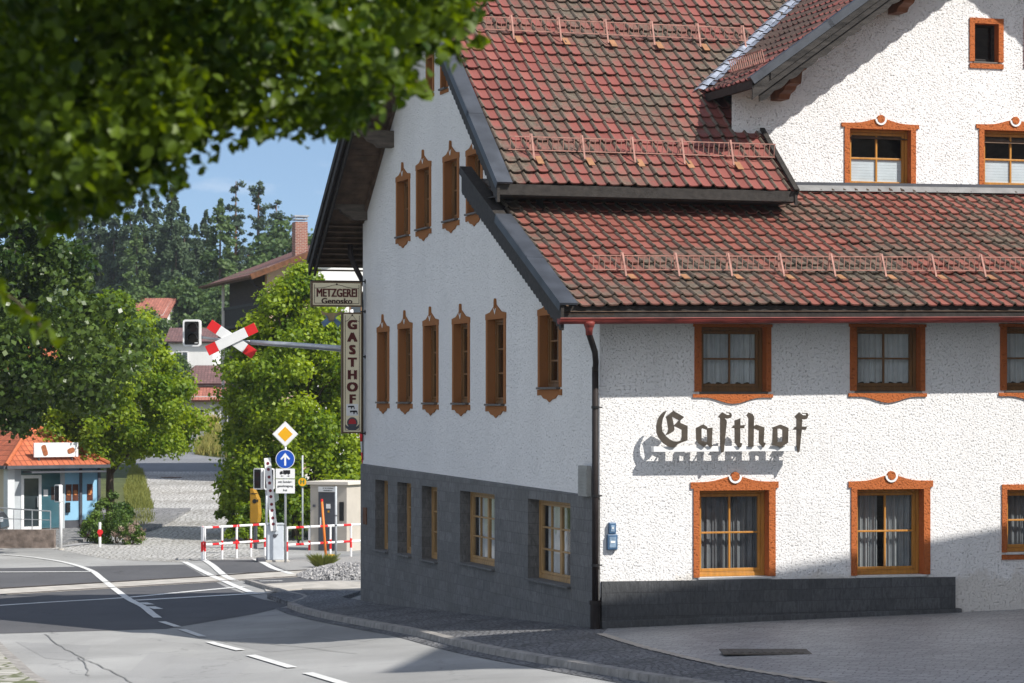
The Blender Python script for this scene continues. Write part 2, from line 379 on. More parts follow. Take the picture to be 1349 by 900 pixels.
sheet('road',[(-40,22),(22,22),(22,50),(4,60),(-3,80)]+far[::-1]+[(-40,far[0][1]-1)],.004,ASPH)
sheet('new_asphalt_patch',[(-24,G(0,749)[1]-.5)]+Gp([(0,749),(120,746.5),(243,744),(262,755),(300,775),(345,790),(385,797),(359,804),(219,829)])+[(-9.5,G(0,836)[1]),(-24,G(0,836)[1]+.4)],.008,ASPH_D)
sheet('footpath_asphalt',Gp([(266,738.5),(345,738),(358,744),(380,753),(330,754.5),(292,756)]),.010,ASPH_D)
sheet('footpath_asphalt',Gp([(318,765),(428,758.5),(445,766),(405,770),(330,770)]),.012,ASPH_D)
sheet('lane_setts',Gp([(187,621.5),(294,621.5),(318,655),(330,690),(345,736),(262,738),(243,741),(150,738),(60,722),(110,716),(160,708),(200,700),(206,690),(203,672),(196,650)]),.008,LANE)
sheet('lane_asphalt',Gp([(187,621.5),(294,621.5),(300,605),(262,600),(254,594),(262,586),(274,578),(283,568),(262,569),(246,578),(232,588),(206,598),(150,606)]),.010,ASPH_M)
# railway: concrete strip with two rails, laid across the road
rA,rB=G(0,776),G(296,758); rd=(rB-rA).to_2d().normalized(); rn=Vector((-rd.y,rd.x))
r0=rA.to_2d()-rd*9; r1=rA.to_2d()+rd*26
def railstrip(w0,w1): return [tuple(p) for p in (r0+rn*w0,r1+rn*w0,r1+rn*w1,r0+rn*w1)]
sheet('crossing_panels',railstrip(-.22,-2.15),.014,CONC)
sheet('crossing_panels',railstrip(.02,.16),.013,CONC)
FLG=M('dark flangeway',(.04,.038,.036),.8,.3,6)
for w_ in ((-.09,-.17),(-1.88,-1.96)): sheet('flangeway',railstrip(*w_),.018,FLG)
def railmesh(w):
    mb=MB(); n=60
    for i in range(n):
        p=r0+(r1-r0)*i/n+rn*w; q=r0+(r1-r0)*(i+1)/n+rn*w
        mb.beam((p.x,p.y,g(p.x,p.y)+.004),(q.x,q.y,g(q.x,q.y)+.004),.07,.05)
    return mb
track=empty('railway_track',(rA.x,rA.y,rA.z)); tag(track,'rusty steel rails set in the level crossing across the street','railway track')
for w in (-.05,-2.0):
    r=railmesh(w).build('rail',RAILM); r.parent=track; r.matrix_parent_inverse=track.matrix_world.inverted(); r.location=-track.location
sheet('gravel_bed',Gp([(345,737),(480,733),(480,768),(445,766),(428,758),(384,753),(362,745)]),.009,GRAVEL)
# painted lines
def line(px, w, off=.020, smooth=True, name='road_marking'):
    P=[G(x,y).to_2d() for x,y in px]
    if smooth and len(P)>2: P=smooth_line(P,5)
    sheet(name,[tuple(p) for p in strip_poly(P,w/2,w/2)],off,LINE)
for pt_,c_ in (([(285,843),(410,838),(475,850),(352,860)],.29),([(20,846),(120,851),(110,872),(60,868)],.31),([(200,858),(330,875),(300,905),(150,905)],.325),([(430,824),(520,838),(480,846),(395,836)],.30)): sheet('asphalt_patch',Gp(pt_),.0065,asphalt('patch asphalt %.3f'%c_,(c_,c_,c_*.98),.15))
SEAM=M('tar seam',(.19,.19,.185),.8,.4,6)
for px_,w_ in (([(60,836),(78,850),(104,866),(128,876),(156,890),(185,908)],.022),([(104,866),(112,878),(116,892)],.018),([(236,838),(300,846),(372,851),(470,862)],.02)):
    P_=smooth_line([G(x,y).to_2d() for x,y in px_],5); sheet('tar_seam',[tuple(p) for p in strip_poly([q+Vector((random.uniform(-.03,.03),random.uniform(-.05,.05))) for q in P_],w_/2,w_/2)],.016,SEAM)
line([(0,731),(40,734.5),(62,737.5),(85,741.5),(110,748.5),(127,757),(150,776),(170,790.5),(190,801),(208,815)],.17)
line([(-30,754.6),(122,754)],.34,smooth=False)
line([(178,792),(352,782)],.30,smooth=False)
line([(-30,800.5),(60,794.5),(160,788.5),(240,781),(323,773.3)],.22,off=.016)
for a,b in [((213,820),(234,827)),((240,830.5),(267,840)),((276,847),(317,858)),((330,864.5),(385,881)),((405,888),(455,903))]: line([a,b],.15,smooth=False)
for a,b in [((188,795),(198,797.5)),((198,800),(209,803.5))]: line([a,b],.2,smooth=False)
line([(243,741),(255,747),(268,754),(290,764),(310,773),(332,782)],.19)
line([(267,737),(280,745.5),(293,757),(310,766)],.19)
line([(335,737),(347,742),(362,750),(384,757)],.2)
line([(342,766.5),(372,766)],.2,smooth=False)
# kerbs (raised edge of the sidewalk)
KP=[G(x,y,.06).to_2d() for x,y in [(318,766),(340,775),(365,784),(392,790)]]
kerb_px=[(378,798),(392,803.5),(425,812),(480,822.5),(540,833.5),(590,846),(640,857.5),(720,872),(800,886),(880,899),(960,911)]
KL=smooth_line([G(x,y,.05).to_2d() for x,y in kerb_px],6)
def kerb(pts, w, h, name='kerb', th=.0):
    n=len(pts); mb=MB(); L=strip_poly(pts,w,0); A=L[:n]; B=L[n:][::-1]
    for i in range(n-1):
        d=(pts[i+1]-pts[i]).normalized()*.006
        a0,a1=A[i]+d,A[i+1]-d; b0,b1=B[i]+d,B[i+1]-d
        mb.add([(*b0,g(*b0)-.05),(*b1,g(*b1)-.05),(*a1,g(*a1)-.05),(*a0,g(*a0)-.05),(*(b0+(a0-b0)*.12),g(*b0)+h),(*(b1+(a1-b1)*.12),g(*b1)+h),(*a1,g(*a1)+h+.004),(*a0,g(*a0)+h+.004)],[(0,1,5,4),(4,5,6,7),(2,3,7,6),(0,4,7,3),(1,2,6,5)])
    return structure(mb.build(name,GRANITE))
kerb(KL,.16,.105)
KS=strip_poly(KL,.155,.0)[:len(KL)]
Wl=[loc2w(-.0,y,0).to_2d() for y in (-.1,5,10,15.6,17.5)]
back=[G(x,y,.1).to_2d() for x,y in [(476,778),(430,777),(398,777),(372,779),(352,783)]]
side=[tuple(p) for p in KS]+[(6.5,27.5)]+[(3.2,36.6)]+[tuple(loc2w(.3,-.15,0).to_2d())]+[tuple(p) for p in Wl]+[tuple(p) for p in back]
sheet('sidewalk',side,.10,COBBLE,skirt=.14)
sheet('sidewalk_edge',Gp([(352,783),(372,779),(398,777),(430,777),(476,778),(478,768),(440,766.5),(400,768),(345,771)]),.03,CONC,skirt=.05)
KL2=smooth_line([G(x,y,.05).to_2d() for x,y in [(322,766),(345,773),(372,781),(398,788),(378,797)]],4)
kerb(KL2,.12,.10)
sheet('gutter_strip',[tuple(p) for p in strip_poly(KL,-.005,.28)],.012,COBBLE)
BL=smooth_line([G(x,y,.1).to_2d() for x,y in [(792,836),(830,848),(875,860),(940,875),(1010,887),(1100,901)]],5)
sheet('courtyard',[tuple(p) for p in BL]+[(5.1,24.0),(24,24.0),(24,49)]+[tuple(loc2w(22,.3,0).to_2d()),tuple(loc2w(.1,-.1,0).to_2d())],.104,COURT)
mb=MB()
for i in range(len(BL)-1):
    d=(BL[i+1]-BL[i]); L_=d.length; m=max(1,round(L_/.3)); nrm=Vector((-d.y,d.x)).normalized()*.07
    for k in range(m):
        a=BL[i]+d*(k+.04)/m; b=BL[i]+d*(k+.96)/m; z=g(*a)+.118
        mb.add([(*(a-nrm),z),(*(b-nrm),z),(*(b+nrm),z),(*(a+nrm),z)],[(0,1,2,3)])
structure(mb.build('edging_stones',M('brown edging stone',(.42,.37,.31),.8,.25,6,bmp=.4,bs=40),fix=False))
# corner of the opposite pavement
cl_px=[(-8,838),(12,858),(30,874),(48,890),(70,903),(110,925)]
CLN=smooth_line([G(x,y,.05).to_2d() for x,y in cl_px],5)
kerb(CLN,-.2,.085,'kerb')
sheet('corner_pavement',[tuple(p) for p in strip_poly(CLN,-.19,0)[:len(CLN)]]+[(-7,20.5),(-16,20.5),(-16,40)],.09,CORNER,skirt=.1)
# manhole
mh=G(1008,860.5,.11); mb=MB(); mb.box(-.58,.58,-.36,.36,0,.012); mb.box(-.48,.48,-.27,.27,.012,.018)
for k in range(9): mb.box(-.44+k*.1,-.40+k*.1,-.24,.24,.018,.023)
o=mb.build('manhole_cover',M('cast iron cover',(.10,.085,.07),.7,.3,9)); o.location=mh+Vector((0,0,.012)); tag(o,'flat rectangular iron manhole cover in the shaded courtyard paving','manhole cover')
mh=G(226,629,.02); mb=MB(); mb.tube([(0,0,0),(0,0,.012)],.55,20); o=mb.build('manhole_cover',M('rusty cover',(.16,.10,.07),.7,.3,9)); o.location=mh; tag(o,'round rusty manhole cover in the sunlit cobbled lane','manhole cover')
# meadow and verges
def grass(name, regions, n, hmin, hmax, mats, label, cat='grass'):
    V=[];Fc=[];T=[]
    for poly,cnt,h0,h1,tone in regions:
        xs=[p[0] for p in poly]; ys=[p[1] for p in poly]; k=0
        while k<cnt:
            x=random.uniform(min(xs),max(xs)); y=random.uniform(min(ys),max(ys))
            ins=False
            for i in range(len(poly)):
                (x1,y1),(x2,y2)=poly[i],poly[i-1]
                if (y1>y)!=(y2>y) and x<(x2-x1)*(y-y1)/(y2-y1)+x1: ins=not ins
            if not ins: continue
            k+=1; z=g(x,y); h=random.uniform(h0,h1); a=random.random()*6.28; wv=h*.09; lx,ly=random.gauss(0,h*.3),random.gauss(0,h*.3)
            o=len(V); V+= [(x-wv*math.cos(a),y-wv*math.sin(a),z),(x+wv*math.cos(a),y+wv*math.sin(a),z),(x+lx,y+ly,z+h)]; Fc.append((o,o+1,o+2)); t=min(1,max(0,tone+random.gauss(0,.18))); T+=[t]*3
    me=bpy.data.meshes.new(name); me.from_pydata(V,[],Fc); me.materials.append(mats)
    at_=me.attributes.new('tone','FLOAT','POINT'); at_.data.foreach_set('value',np.array(T,dtype=np.float32)); me.update()
    o=bpy.data.objects.new(name,me); COL.objects.link(o); tag(o,label,cat,None,'stuff'); return o
DRY = leafmat('meadow grass',(.10,.15,.02),(.42,.33,.10),.3,.7)
GREENG = leafmat('verge grass',(.06,.10,.018),(.20,.21,.05),.3,.7)
grass('meadow_grass',[(Gp([(235,577),(262,567),(284,567),(294,548),(300,540),(225,545),(215,560)]),5200,.5,1.1,.85),(Gp([(256,599),(300,603),(300,568),(285,569),(276,579),(262,587)]),4200,.3,.8,.45)],0,0,0,DRY,'tall sunlit meadow grass in yellow and green above the lane')
grass('verge_grass',[(Gp([(168,702),(201,692),(203,672),(196,650),(188,622),(174,612),(164,645)]),6500,.10,.32,.8),(Gp([(0,716),(58,717),(70,710),(0,708)]),1600,.08,.25,.5),(Gp([(318,656),(338,700),(400,690),(400,660)]),3000,.2,.5,.3)],0,0,0,GREENG,'rough grass on the bank beside the cobbled lane')
# ballast heap
def rocks(n, cx, cy, rx, ry, hgt, s0, s1):
    V=[];Fc=[]
    for _ in range(n):
        a=random.random()*6.28; r=math.sqrt(random.random()); x=cx+rx*r*math.cos(a); y=cy+ry*r*math.sin(a)
        z=g(x,y)+hgt*(1-r*r)*random.uniform(.85,1.05)+.01; s=random.uniform(s0,s1)
        R=Matrix.Rotation(random.random()*6.28,3,Vector((random.random()-.5,random.random()-.5,random.random()-.5)).normalized())
        o=len(V)
        for q in ((1,0,0),(-1,0,0),(0,1,0),(0,-1,0),(0,0,1),(0,0,-1)):
            p=R@(Vector(q)*s*random.uniform(.6,1.1)); V.append((x+p.x,y+p.y,z+p.z))
        for f in ((0,2,4),(2,1,4),(1,3,4),(3,0,4),(2,0,5),(1,2,5),(3,1,5),(0,3,5)): Fc.append(tuple(i+o for i in f))
    return V,Fc
c=G(447,760); V,Fc=rocks(2600,c.x+.2,c.y+.6,1.35,2.6,.28,.035,.075)
me=bpy.data.meshes.new('ballast_heap'); me.from_pydata(V,[],Fc); 
m_,nt_,b_=newmat('ballast stones'); gi=N(nt_,'ShaderNodeNewGeometry'); nt_.links.new(ramp(nt_,gi.outputs['Random Per Island'],[(0,(.13,.13,.135)),(1,(.40,.39,.38))]),b_.inputs['Base Color']); b_.inputs['Roughness'].default_value=.9
me.materials.append(m_); o=bpy.data.objects.new('ballast_heap',me); COL.objects.link(o); tag(o,'heap of grey ballast stones at the corner of the inn','gravel',None,'stuff')
# =================================================================== THE INN
inn = empty('inn_building', (CXW, CYW, 0), ROT)
tag(inn, 'white roughcast inn with steep red tiled roofs and grey stone base', 'building')
fnA = lambda u,v,d: (d,u,v)              # gable side, d = depth into the wall
fnB = lambda u,v,d: (u,d,v)              # street front
DY = 4.1
fnD = lambda u,v,d: (u,DY+d,v)           # set-back upper gable
SLM, SLL, SLC = .774, .462, .714
RIDGE = 9.4; EAVEY = 2.63
def zmain(y): return 7.27+SLM*(y-EAVEY)
ZR = zmain(RIDGE)
def zleft(y): return ZR-.79*(y-RIDGE)
def zlow(y,x=0): return 5.11+SLL*(y+.75)+.012*x
CRX, CRR = 3.794, 9.5
def zcross(x): return 9.194+SLC*((x if x<CRR else 2*CRR-x)-CRX)
VX = -.88                                # verge plane on the gable side
LEN = 15.53; XEND = 16.0
# ---------------------------------------------------------------- windows
def ogee_head(u0,u1,v,jl,jr,h,rise,ear=.05):
    """head piece: flat underside at v, shoulders at v+h, bell curve up to +rise in the middle"""
    a,b=u0-jl,u1+jr; m=(a+b)/2; w=(b-a)/2
    pts=[(a-ear,v+h*.25),(a,v+h*.25),(a,v),(b,v),(b,v+h*.25),(b+ear,v+h*.25),(b+ear,v+h)]
    for k in range(15):
        t=1-2*(k+.5)/15
        pts.append((m+t*w*.96, v+h+rise*math.exp(-(t/.42)**2)*(1 if abs(t)<.95 else 0)))
    pts.append((a-ear,v+h)); return pts
def bulge_foot(u0,u1,v,jl,jr,h,drop,ear=.05):
    a,b=u0-jl-ear,u1+jr+ear; m=(a+b)/2; w=(b-a)/2
    pts=[(a,v),(a,v-h)]
    for k in range(13):
        t=-1+2*(k+.5)/13
        d=drop*min(1,max(0,(1-abs(t))/.62))**.9 if abs(t)>.38 else drop
        pts.append((m+t*w*.94, v-h-drop*(math.cos(math.pi*min(1,abs(t)/.75))+1)/2))
    pts+=[(b,v-h),(b,v)]; return pts
def window(fn, o, name='window', sur=None, jl=.1, jr=.1, head=None, foot=None, depth=.2, wood=None, rows=2, cols=2, proud=.025,
           curtain=None, cmat=None, glass=None, sill=None, disc=None, casements=1, fw=.05, sw=.05, bar=.03, label=None, tilt=0, board=None, sillout=.06):
    u0,u1,v0,v1=o; wood=wood or WOOD; d0=depth-.07
    mb=MB()
    def ring(a,b,c,d,w,p,q):
        mb.prism([(a,c),(a+w,c),(a+w,d),(a,d)],p,q,fn); mb.prism([(b-w,c),(b,c),(b,d),(b-w,d)],p,q,fn)
        mb.prism([(a+w,c),(b-w,c),(b-w,c+w),(a+w,c+w)],p,q,fn); mb.prism([(a+w,d-w),(b-w,d-w),(b-w,d),(a+w,d)],p,q,fn)
    ring(u0,u1,v0,v1,fw,d0,depth+.03)
    a0,a1,c0,c1=u0+fw,u1-fw,v0+fw+.02,v1-fw
    mb.prism([(a0,v0+fw),(a1,v0+fw),(a1,c0),(a0,c0)],d0+.01,depth+.02,fn)
    W=(a1-a0)/casements
    for k in range(casements):
        p0,p1=a0+k*W+.004,a0+(k+1)*W-.004
        ring(p0,p1,c0+.004,c1-.004,sw,d0+.016,depth)
        i0,i1,j0,j1=p0+sw,p1-sw,c0+sw+.004,c1-sw-.004
        for r in range(1,rows):
            v=j0+(j1-j0)*r/rows; mb.prism([(i0,v-bar/2),(i1,v-bar/2),(i1,v+bar/2),(i0,v+bar/2)],d0+.020,depth-.004,fn)
        for c in range(1,cols):
            u=i0+(i1-i0)*c/cols; mb.prism([(u-bar/2,j0),(u+bar/2,j0),(u+bar/2,j1),(u-bar/2,j1)],d0+.022,depth-.006,fn)
    w=mb.build(name,wood,inn,bevel=.004)
    if label: w['label']=label
    g_=MB(); g_.quad(fn(a0,c0,depth-.03),fn(a1,c0,depth-.03),fn(a1,c1,depth-.03),fn(a0,c1,depth-.03)); g_.build('pane',glass or GLASS,w,fix=False)
    if head or foot or jl:
        s=MB()
        s.prism([(u0-jl,v0),(u0,v0),(u0,v1),(u0-jl,v1)],-proud,depth-.071,fn); s.prism([(u1,v0),(u1+jr,v0),(u1+jr,v1),(u1,v1)],-proud,depth-.071,fn)
        s.prism(head or [(u0-jl,v1),(u1+jr,v1),(u1+jr,v1+.1),(u0-jl,v1+.1)],-proud-.002,depth-.071,fn)
        if foot: s.prism(foot,-proud-.002,depth-.071,fn)
        s.build('surround',sur or ORANGE,w)
    if board:
        s=MB(); s.prism(board,-proud-.03,-proud-.003,fn); s.build('trim_board',BROWNWOOD if sur is ORANGE else TRIM_A,w)
    if sill:
        s=MB(); zs=v0-.002
        s.prism([(u0-.03,zs-.035),(u1+.03,zs-.035),(u1+.03,zs),(u0-.03,zs)],-proud-sillout,depth-.072,fn); s.build('sill',sill,w,bevel=.006)
    if disc:
        s=MB(); s.disc(disc,.072,20,fn,-proud-.03,-.001); s.build('roundel',sur or ORANGE,w)
        s=MB(); K=14
        inn_=[(disc[0]+.076*math.cos(math.pi+math.pi*k/K),disc[1]+.076*math.sin(math.pi+math.pi*k/K)) for k in range(K+1)]
        out_=[(disc[0]+.112*math.cos(math.pi+math.pi*k/K),disc[1]+.112*math.sin(math.pi+math.pi*k/K)) for k in range(K+1)]
        s.prism(inn_+out_[::-1],-proud-.024,-.001,fn); s.build('roundel_ring',WHITEP,w)
    if curtain:
        c=MB(); d=depth+.10; n=60
        zb=c0 if curtain!='half' else c0
        zt=c1 if curtain in ('full','lace','split') else (c0+c1)/2-.01
        ph=random.random()*9
        def wave(t): return d+.022*math.sin(t*55+ph)+.014*math.sin(t*131+ph*2)
        if curtain=='half':
            for k in range(9):
                za=zb+(zt-zb)*k/9; zc=zb+(zt-zb)*(k+.96)/9
                c.prism([(a0,za),(a1,za),(a1,zc),(a0,zc)],depth-.018,depth-.012+.004*(k%2),fn)
            c.build('blind',BLIND,w)
        else:
            segs=[(0,1)] if curtain!='split' else [(0,.44),(.55,1)]
            for s0,s1 in segs:
                for k in range(n):
                    t0=s0+(s1-s0)*k/n; t1=s0+(s1-s0)*(k+1)/n
                    b0=zb+ (.03+.05*abs(math.sin(t0*19+ph)) if curtain=='lace' else 0); b1=zb+(.03+.05*abs(math.sin(t1*19+ph)) if curtain=='lace' else 0)
                    c.quad(fn(a0+(a1-a0)*t0,b0,wave(t0)),fn(a0+(a1-a0)*t1,b1,wave(t1)),fn(a0+(a1-a0)*t1,zt,wave(t1)),fn(a0+(a1-a0)*t0,zt,wave(t0)))
            c.build('curtain',cmat or CURTAIN,w,smooth=True,fix=False)
    return w
def opB(l,r,top,bot,y=0):               # opening on a front-facing wall from photo measures
    a,_=onB(l,(top+bot)/2,y); b,_=onB(r,(top+bot)/2,y); m=(l+r)/2
    return (a,b,onB(m,bot,y)[1],onB(m,top,y)[1])
def opA(l,r,top,bot,x=0):               # on the gable side (left px = far end)
    b,_=onA(l,500,x); a,_=onA(r,500,x); m=(l+r)/2
    return (a,b,onA(m,bot,x)[1],onA(m,top,x)[1])
holesB=[]; holesD=[]; holesA=[]; holesP=[]
grow=lambda o,e=.03:(o[0]-e,o[1]+e,o[2]-e,o[3]+e)
SILLW = M('pale stone sill', (.55,.55,.54), .7, .12, 8); SILLD=M('dark metal sill', (.10,.085,.075), .5, .2, 5)
CURTAIN_M=M('pale grey curtain',(.27,.28,.29),.9,.15,5)
# front, ground floor
lab=['ground floor window under the lettering','ground floor window in the middle of the front','ground floor window at the right edge']
for i,(l,r,t,b) in enumerate([(921,1012.5,646,760),(1128.5,1216.5,644.5,757.5),(1326,1414,645,727)]):
    o=opB(l,r,t,b); holesB.append(grow(o)); m=(o[0]-.1+o[1]+.115)/2
    if i<2:
        window(fnB,o,'window',ORANGE,.10,.115,ogee_head(o[0],o[1],o[3],.10,.115,.135,.10),None,.24,WOOD,curtain='split' if i else 'full',cmat=CURTAIN_G if i==0 else CURTAIN_M,
               sill=SILLW,disc=(m,o[3]+.225),fw=.055,sw=.05,sillout=.03)
    else:
        window(fnB,o,'window',ORANGE,.09,.09,[(o[0]-.09,o[3]),(o[1]+.09,o[3]),(o[1]+.09,o[3]+.09),(o[0]-.09,o[3]+.09)],[(o[0]-.09,o[2]-.12),(o[1]+.09,o[2]-.12),(o[1]+.09,o[2]-.037),(o[0]-.09,o[2]-.037)],.2,WOOD,curtain='full',cmat=CURTAIN_G,sill=SILLW,sillout=.02)
# front, first floor
for i,(l,r,t,b) in enumerate([(923.5,1009,431,516),(1128,1212,431,515),(1325.5,1411,431,514.5),]):
    o=opB(l,r,t,b); holesB.append(grow(o))
    window(fnB,o,'window',ORANGE,.115,.085,[(o[0]-.135,o[3]),(o[1]+.105,o[3]),(o[1]+.105,o[3]+.05),(o[0]-.135,o[3]+.05)],
           bulge_foot(o[0],o[1],o[2]-.04,.115,.085,.055,.10,.03),.22,WOOD_D,curtain='lace',sill=SILLD,fw=.055,sillout=.0)
# set-back gable
for i,(l,r,t,b) in enumerate([(1119,1199.5,170.5,247.5),(1296,1377,172.5,249)]):
    o=opB(l,r,t,b,DY); holesD.append(grow(o)); m=(o[0]+o[1])/2
    window(fnD,o,'window',ORANGE,.10,.10,ogee_head(o[0],o[1],o[3],.10,.10,.10,.10,.06),None,.2,WOOD_D if i>5 else WOOD,curtain='half',disc=(m,o[3]+.185),sill=SILLD,fw=.05,sillout=-.01,bar=.035)
for l,r,t,b in [(1283.5,1315,31.5,81.5),(1355,1387,31.5,81.5)]:
    o=opB(l,r,t,b,DY); holesD.append(grow(o))
    window(fnD,o,'attic_window',ORANGE,.1,.1,None,[(o[0]-.1,o[2]-.125),(o[1]+.1,o[2]-.125),(o[1]+.1,o[2]-.037),(o[0]-.1,o[2]-.037)],.22,GREYWOOD,rows=1,cols=1,glass=GLASS_D,sill=SILLD,fw=.025,sw=.02,sillout=-.02)
# gable side, first floor and attic
def headA(o,j=.11,h=.10,tip=.17):
    a,b=o[0]-j,o[1]+j; m=(a+b)/2
    return [(a-.02,o[3]+.0),(b+.02,o[3]+.0),(b+.02,o[3]+h),(m+.28*(b-a),o[3]+h+.03),(m+.12*(b-a),o[3]+h+.11),(m,o[3]+h+tip),(m-.12*(b-a),o[3]+h+.11),(m-.28*(b-a),o[3]+h+.03),(a-.02,o[3]+h)]
def footA(o,j=.11):
    a,b=o[0]-j-.02,o[1]+j+.02; m=(a+b)/2; w=b-a; v=o[2]-.04
    return [(a,v),(a,v-.10),(m-.34*w,v-.09),(m-.24*w,v-.15),(m-.1*w,v-.17),(m,v-.215),(m+.1*w,v-.17),(m+.24*w,v-.15),(m+.34*w,v-.09),(b,v-.10),(b,v)]
def finial(w,o,tip):
    m=(o[0]+o[1])/2; s=MB(); v=o[3]+.10+tip
    s.prism([(m-.035,v-.06),(m+.035,v-.06),(m+.02,v+.07),(m,v+.10),(m-.02,v+.07)],-.045,-.001,fnA); s.build('finial',TRIM_A,w)
    s=MB(); s.prism([(m-.075,v-.075),(m-.045,v-.085),(m,v-.135),(m+.045,v-.085),(m+.075,v-.075),(m,v-.185)],-.034,-.028,fnA); s.build('finial_mark',WHITEP,w)
A1=[(499.3,511.3,437.5,529.2),(526.8,541.5,433,529.4),(560,575.8,429,530.3),(598.8,617,426.3,530.6),(643.4,664.3,420.5,532),(712.2,737.4,415,510)]
for l,r,t,b in A1:
    o=opA(l,r,t,b); holesA.append(grow(o))
    w=window(fnA,o,'window',TRIM_A,.11,.11,headA(o),footA(o),.20,WOOD_D,rows=3,cols=1,casements=2,glass=GLASS_D,sill=SILLD,fw=.05,sw=.04,proud=.02,curtain='full' if random.random()<.5 else None)
    finial(w,o,.17)
for l,r,t,b in [(524.3,538.6,238,310.5),(550.8,566.2,222,300.5),(586.5,603,211,289.5),(617,634,203,280)]:
    o=opA(l,r,t,b); holesA.append(grow(o))
    w=window(fnA,o,'window',TRIM_A,.11,.11,headA(o),footA(o),.20,WOOD_D,rows=2,cols=1,casements=2,glass=GLASS_D,sill=SILLD,fw=.05,sw=.04,proud=.02)
    finial(w,o,.17)
for l,r,t,b in [(563.5,570.5,77,122),(582.5,589.5,66,116)]:
    o=opA(l,r,t,b); holesA.append(grow(o))
    window(fnA,o,'attic_window',TRIM_A,.09,.09,None,[(o[0]-.09,o[2]-.1),(o[1]+.09,o[2]-.1),(o[1]+.09,o[2]-.037),(o[0]-.09,o[2]-.037)],.18,WOOD_D,rows=1,cols=1,glass=GLASS_D,sill=SILLD,fw=.04,sw=.03,proud=.02)
# gable side, ground floor in the stone base
PX = -.04
fnP = lambda u,v,d: (PX+d,u,v)
for i,(l,r,t,b) in enumerate([(494.4,511,632.8,725),(523.5,541.5,636,730.5),(555.6,576,641,738),(606,651.5,649,745),(695.5,751.3,660,767)]):
    o=opA(l,r,t,b,PX); holesP.append(o)
    window(fnP,o,'lattice_window',None,0,0,None,None,.27,WOOD_L,rows=3,cols=2,casements=2,glass=GLASS,sill=SLATE_A,fw=.06,sw=.045,bar=.03,curtain='split' if i>2 else None,proud=0,sillout=.07)
# ---------------------------------------------------------------- walls
mb=MB()
ZP0,ZP1=2.085,2.265
zp=lambda y: ZP0+(ZP1-ZP0)*y/LEN
SP=4.4
wall_faces(mb,[(SP,zp(SP)-.05),(LEN,zp(LEN)-.05),(LEN,zleft(LEN)-.2),(RIDGE,ZR-.2),(SP,zmain(SP)-.2)],[h for h in holesA if h[0]>SP],fnA,0)
wall_faces(mb,[(0,zp(0)-.05),(SP,zp(SP)-.05),(SP,zlow(SP)-.12),(0,zlow(0)-.12)],[h for h in holesA if h[0]<SP],fnA,0)
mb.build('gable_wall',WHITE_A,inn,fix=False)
mb=MB(); mb.quad((.004,EAVEY+.3,zlow(EAVEY+.3)-.15),(.004,SP,zlow(SP)-.15),(.004,SP,zmain(SP)-.2),(.004,EAVEY+.3,zmain(EAVEY+.3)-.1)); mb.build('eave_shade_infill',DARKWOOD,inn,fix=False)  # dark panel painting in the shade of the gap between the roofs
mb=MB()
wall_faces(mb,[(0,.5),(XEND,.5),(XEND,zlow(0,XEND)-.1),(0,zlow(0)-.1)],holesB,fnB,0)
mb.quad((6.15,0,.5),(XEND,0,.5),(XEND,0,-.7),(6.15,0,-.7))
mb.build('front_wall',WHITE,inn,fix=False)
mb=MB()
wall_faces(mb,[(3.9,zlow(DY)-.05),(15.1,zlow(DY)-.05),(15.1,zcross(15.1)-.2),(CRR,zcross(CRR)-.2),(3.9,zcross(3.9)-.1)],holesD,fnD,0)
mb.build('upper_gable_wall',WHITE,inn,fix=False)
mb=MB(); mb.quad((0.01,DY,zlow(DY)-.1),(3.9,DY,zlow(DY)-.1),(3.9,DY,zmain(DY)-.2),(0.01,DY,zmain(DY)-.2)); mb.build('eave_shade_infill',DARKWOOD,inn,fix=False)  # set-back wall under the eave coloured dark to stand for its shade
mb=MB()
mb.quad((0,LEN,-1.5),(XEND,LEN,-1.5),(XEND,LEN,zleft(LEN)-.2),(0,LEN,zleft(LEN)-.2))
mb.add([(XEND,0,-1),(XEND,LEN,-1),(XEND,LEN,zleft(LEN)-.2),(XEND,RIDGE,ZR-.2),(XEND,DY,zmain(DY)-.2),(XEND,DY,zlow(DY,XEND)-.1),(XEND,0,zlow(0,XEND)-.1)],[tuple(range(7))])
mb.add([(CRR*2-4.3,DY,zlow(DY)),(CRR*2-4.3,RIDGE,zlow(DY)),(CRR*2-4.3,RIDGE,zcross(4.3)),(CRR*2-4.3,DY,zcross(4.3))],[(0,1,2,3)])
mb.build('rear_wall',WHITE,inn,fix=False)
# inside partition so the rooms read dark but closed
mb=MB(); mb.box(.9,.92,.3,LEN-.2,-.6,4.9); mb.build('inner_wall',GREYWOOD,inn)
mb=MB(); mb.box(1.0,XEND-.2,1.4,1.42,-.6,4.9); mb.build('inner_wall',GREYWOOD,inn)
# stone base
mb=MB()
wall_faces(mb,[(-.02,-.5),(LEN+.04,-1.3),(LEN+.04,zp(LEN)),(-.02,zp(0))],holesP,fnP,0,.27)
mb.quad((PX,-.02,zp(0)),(PX,LEN+.04,zp(LEN)),(.02,LEN+.04,zp(LEN)+.03),(.02,-.02,zp(0)+.03))
mb.quad((PX,LEN+.04,-1.3),(PX,LEN+.04,zp(LEN)),(.4,LEN+.04,zp(LEN)),(.4,LEN+.04,-1.3))
mb.quad((PX,-.02,-.5),(PX,-.02,zp(0)),(.0,-.02,zp(0)),(.0,-.02,-.5))
mb.build('stone_base',SLATE_A,inn,fix=False)
zb0=onB(793,766)[1]; zb1=onB(1257,760)[1]; xb=onB(1257,780)[0]
mb=MB(); mb.prism([(.02,-.5),(xb,-.3),(xb,zb1),(.02,zb0)],-.05,.1,fnB); mb.build('front_stone_base',SLATE_B,inn)
zs0=onB(795,818)[1]; zs1=onB(1262,801)[1]
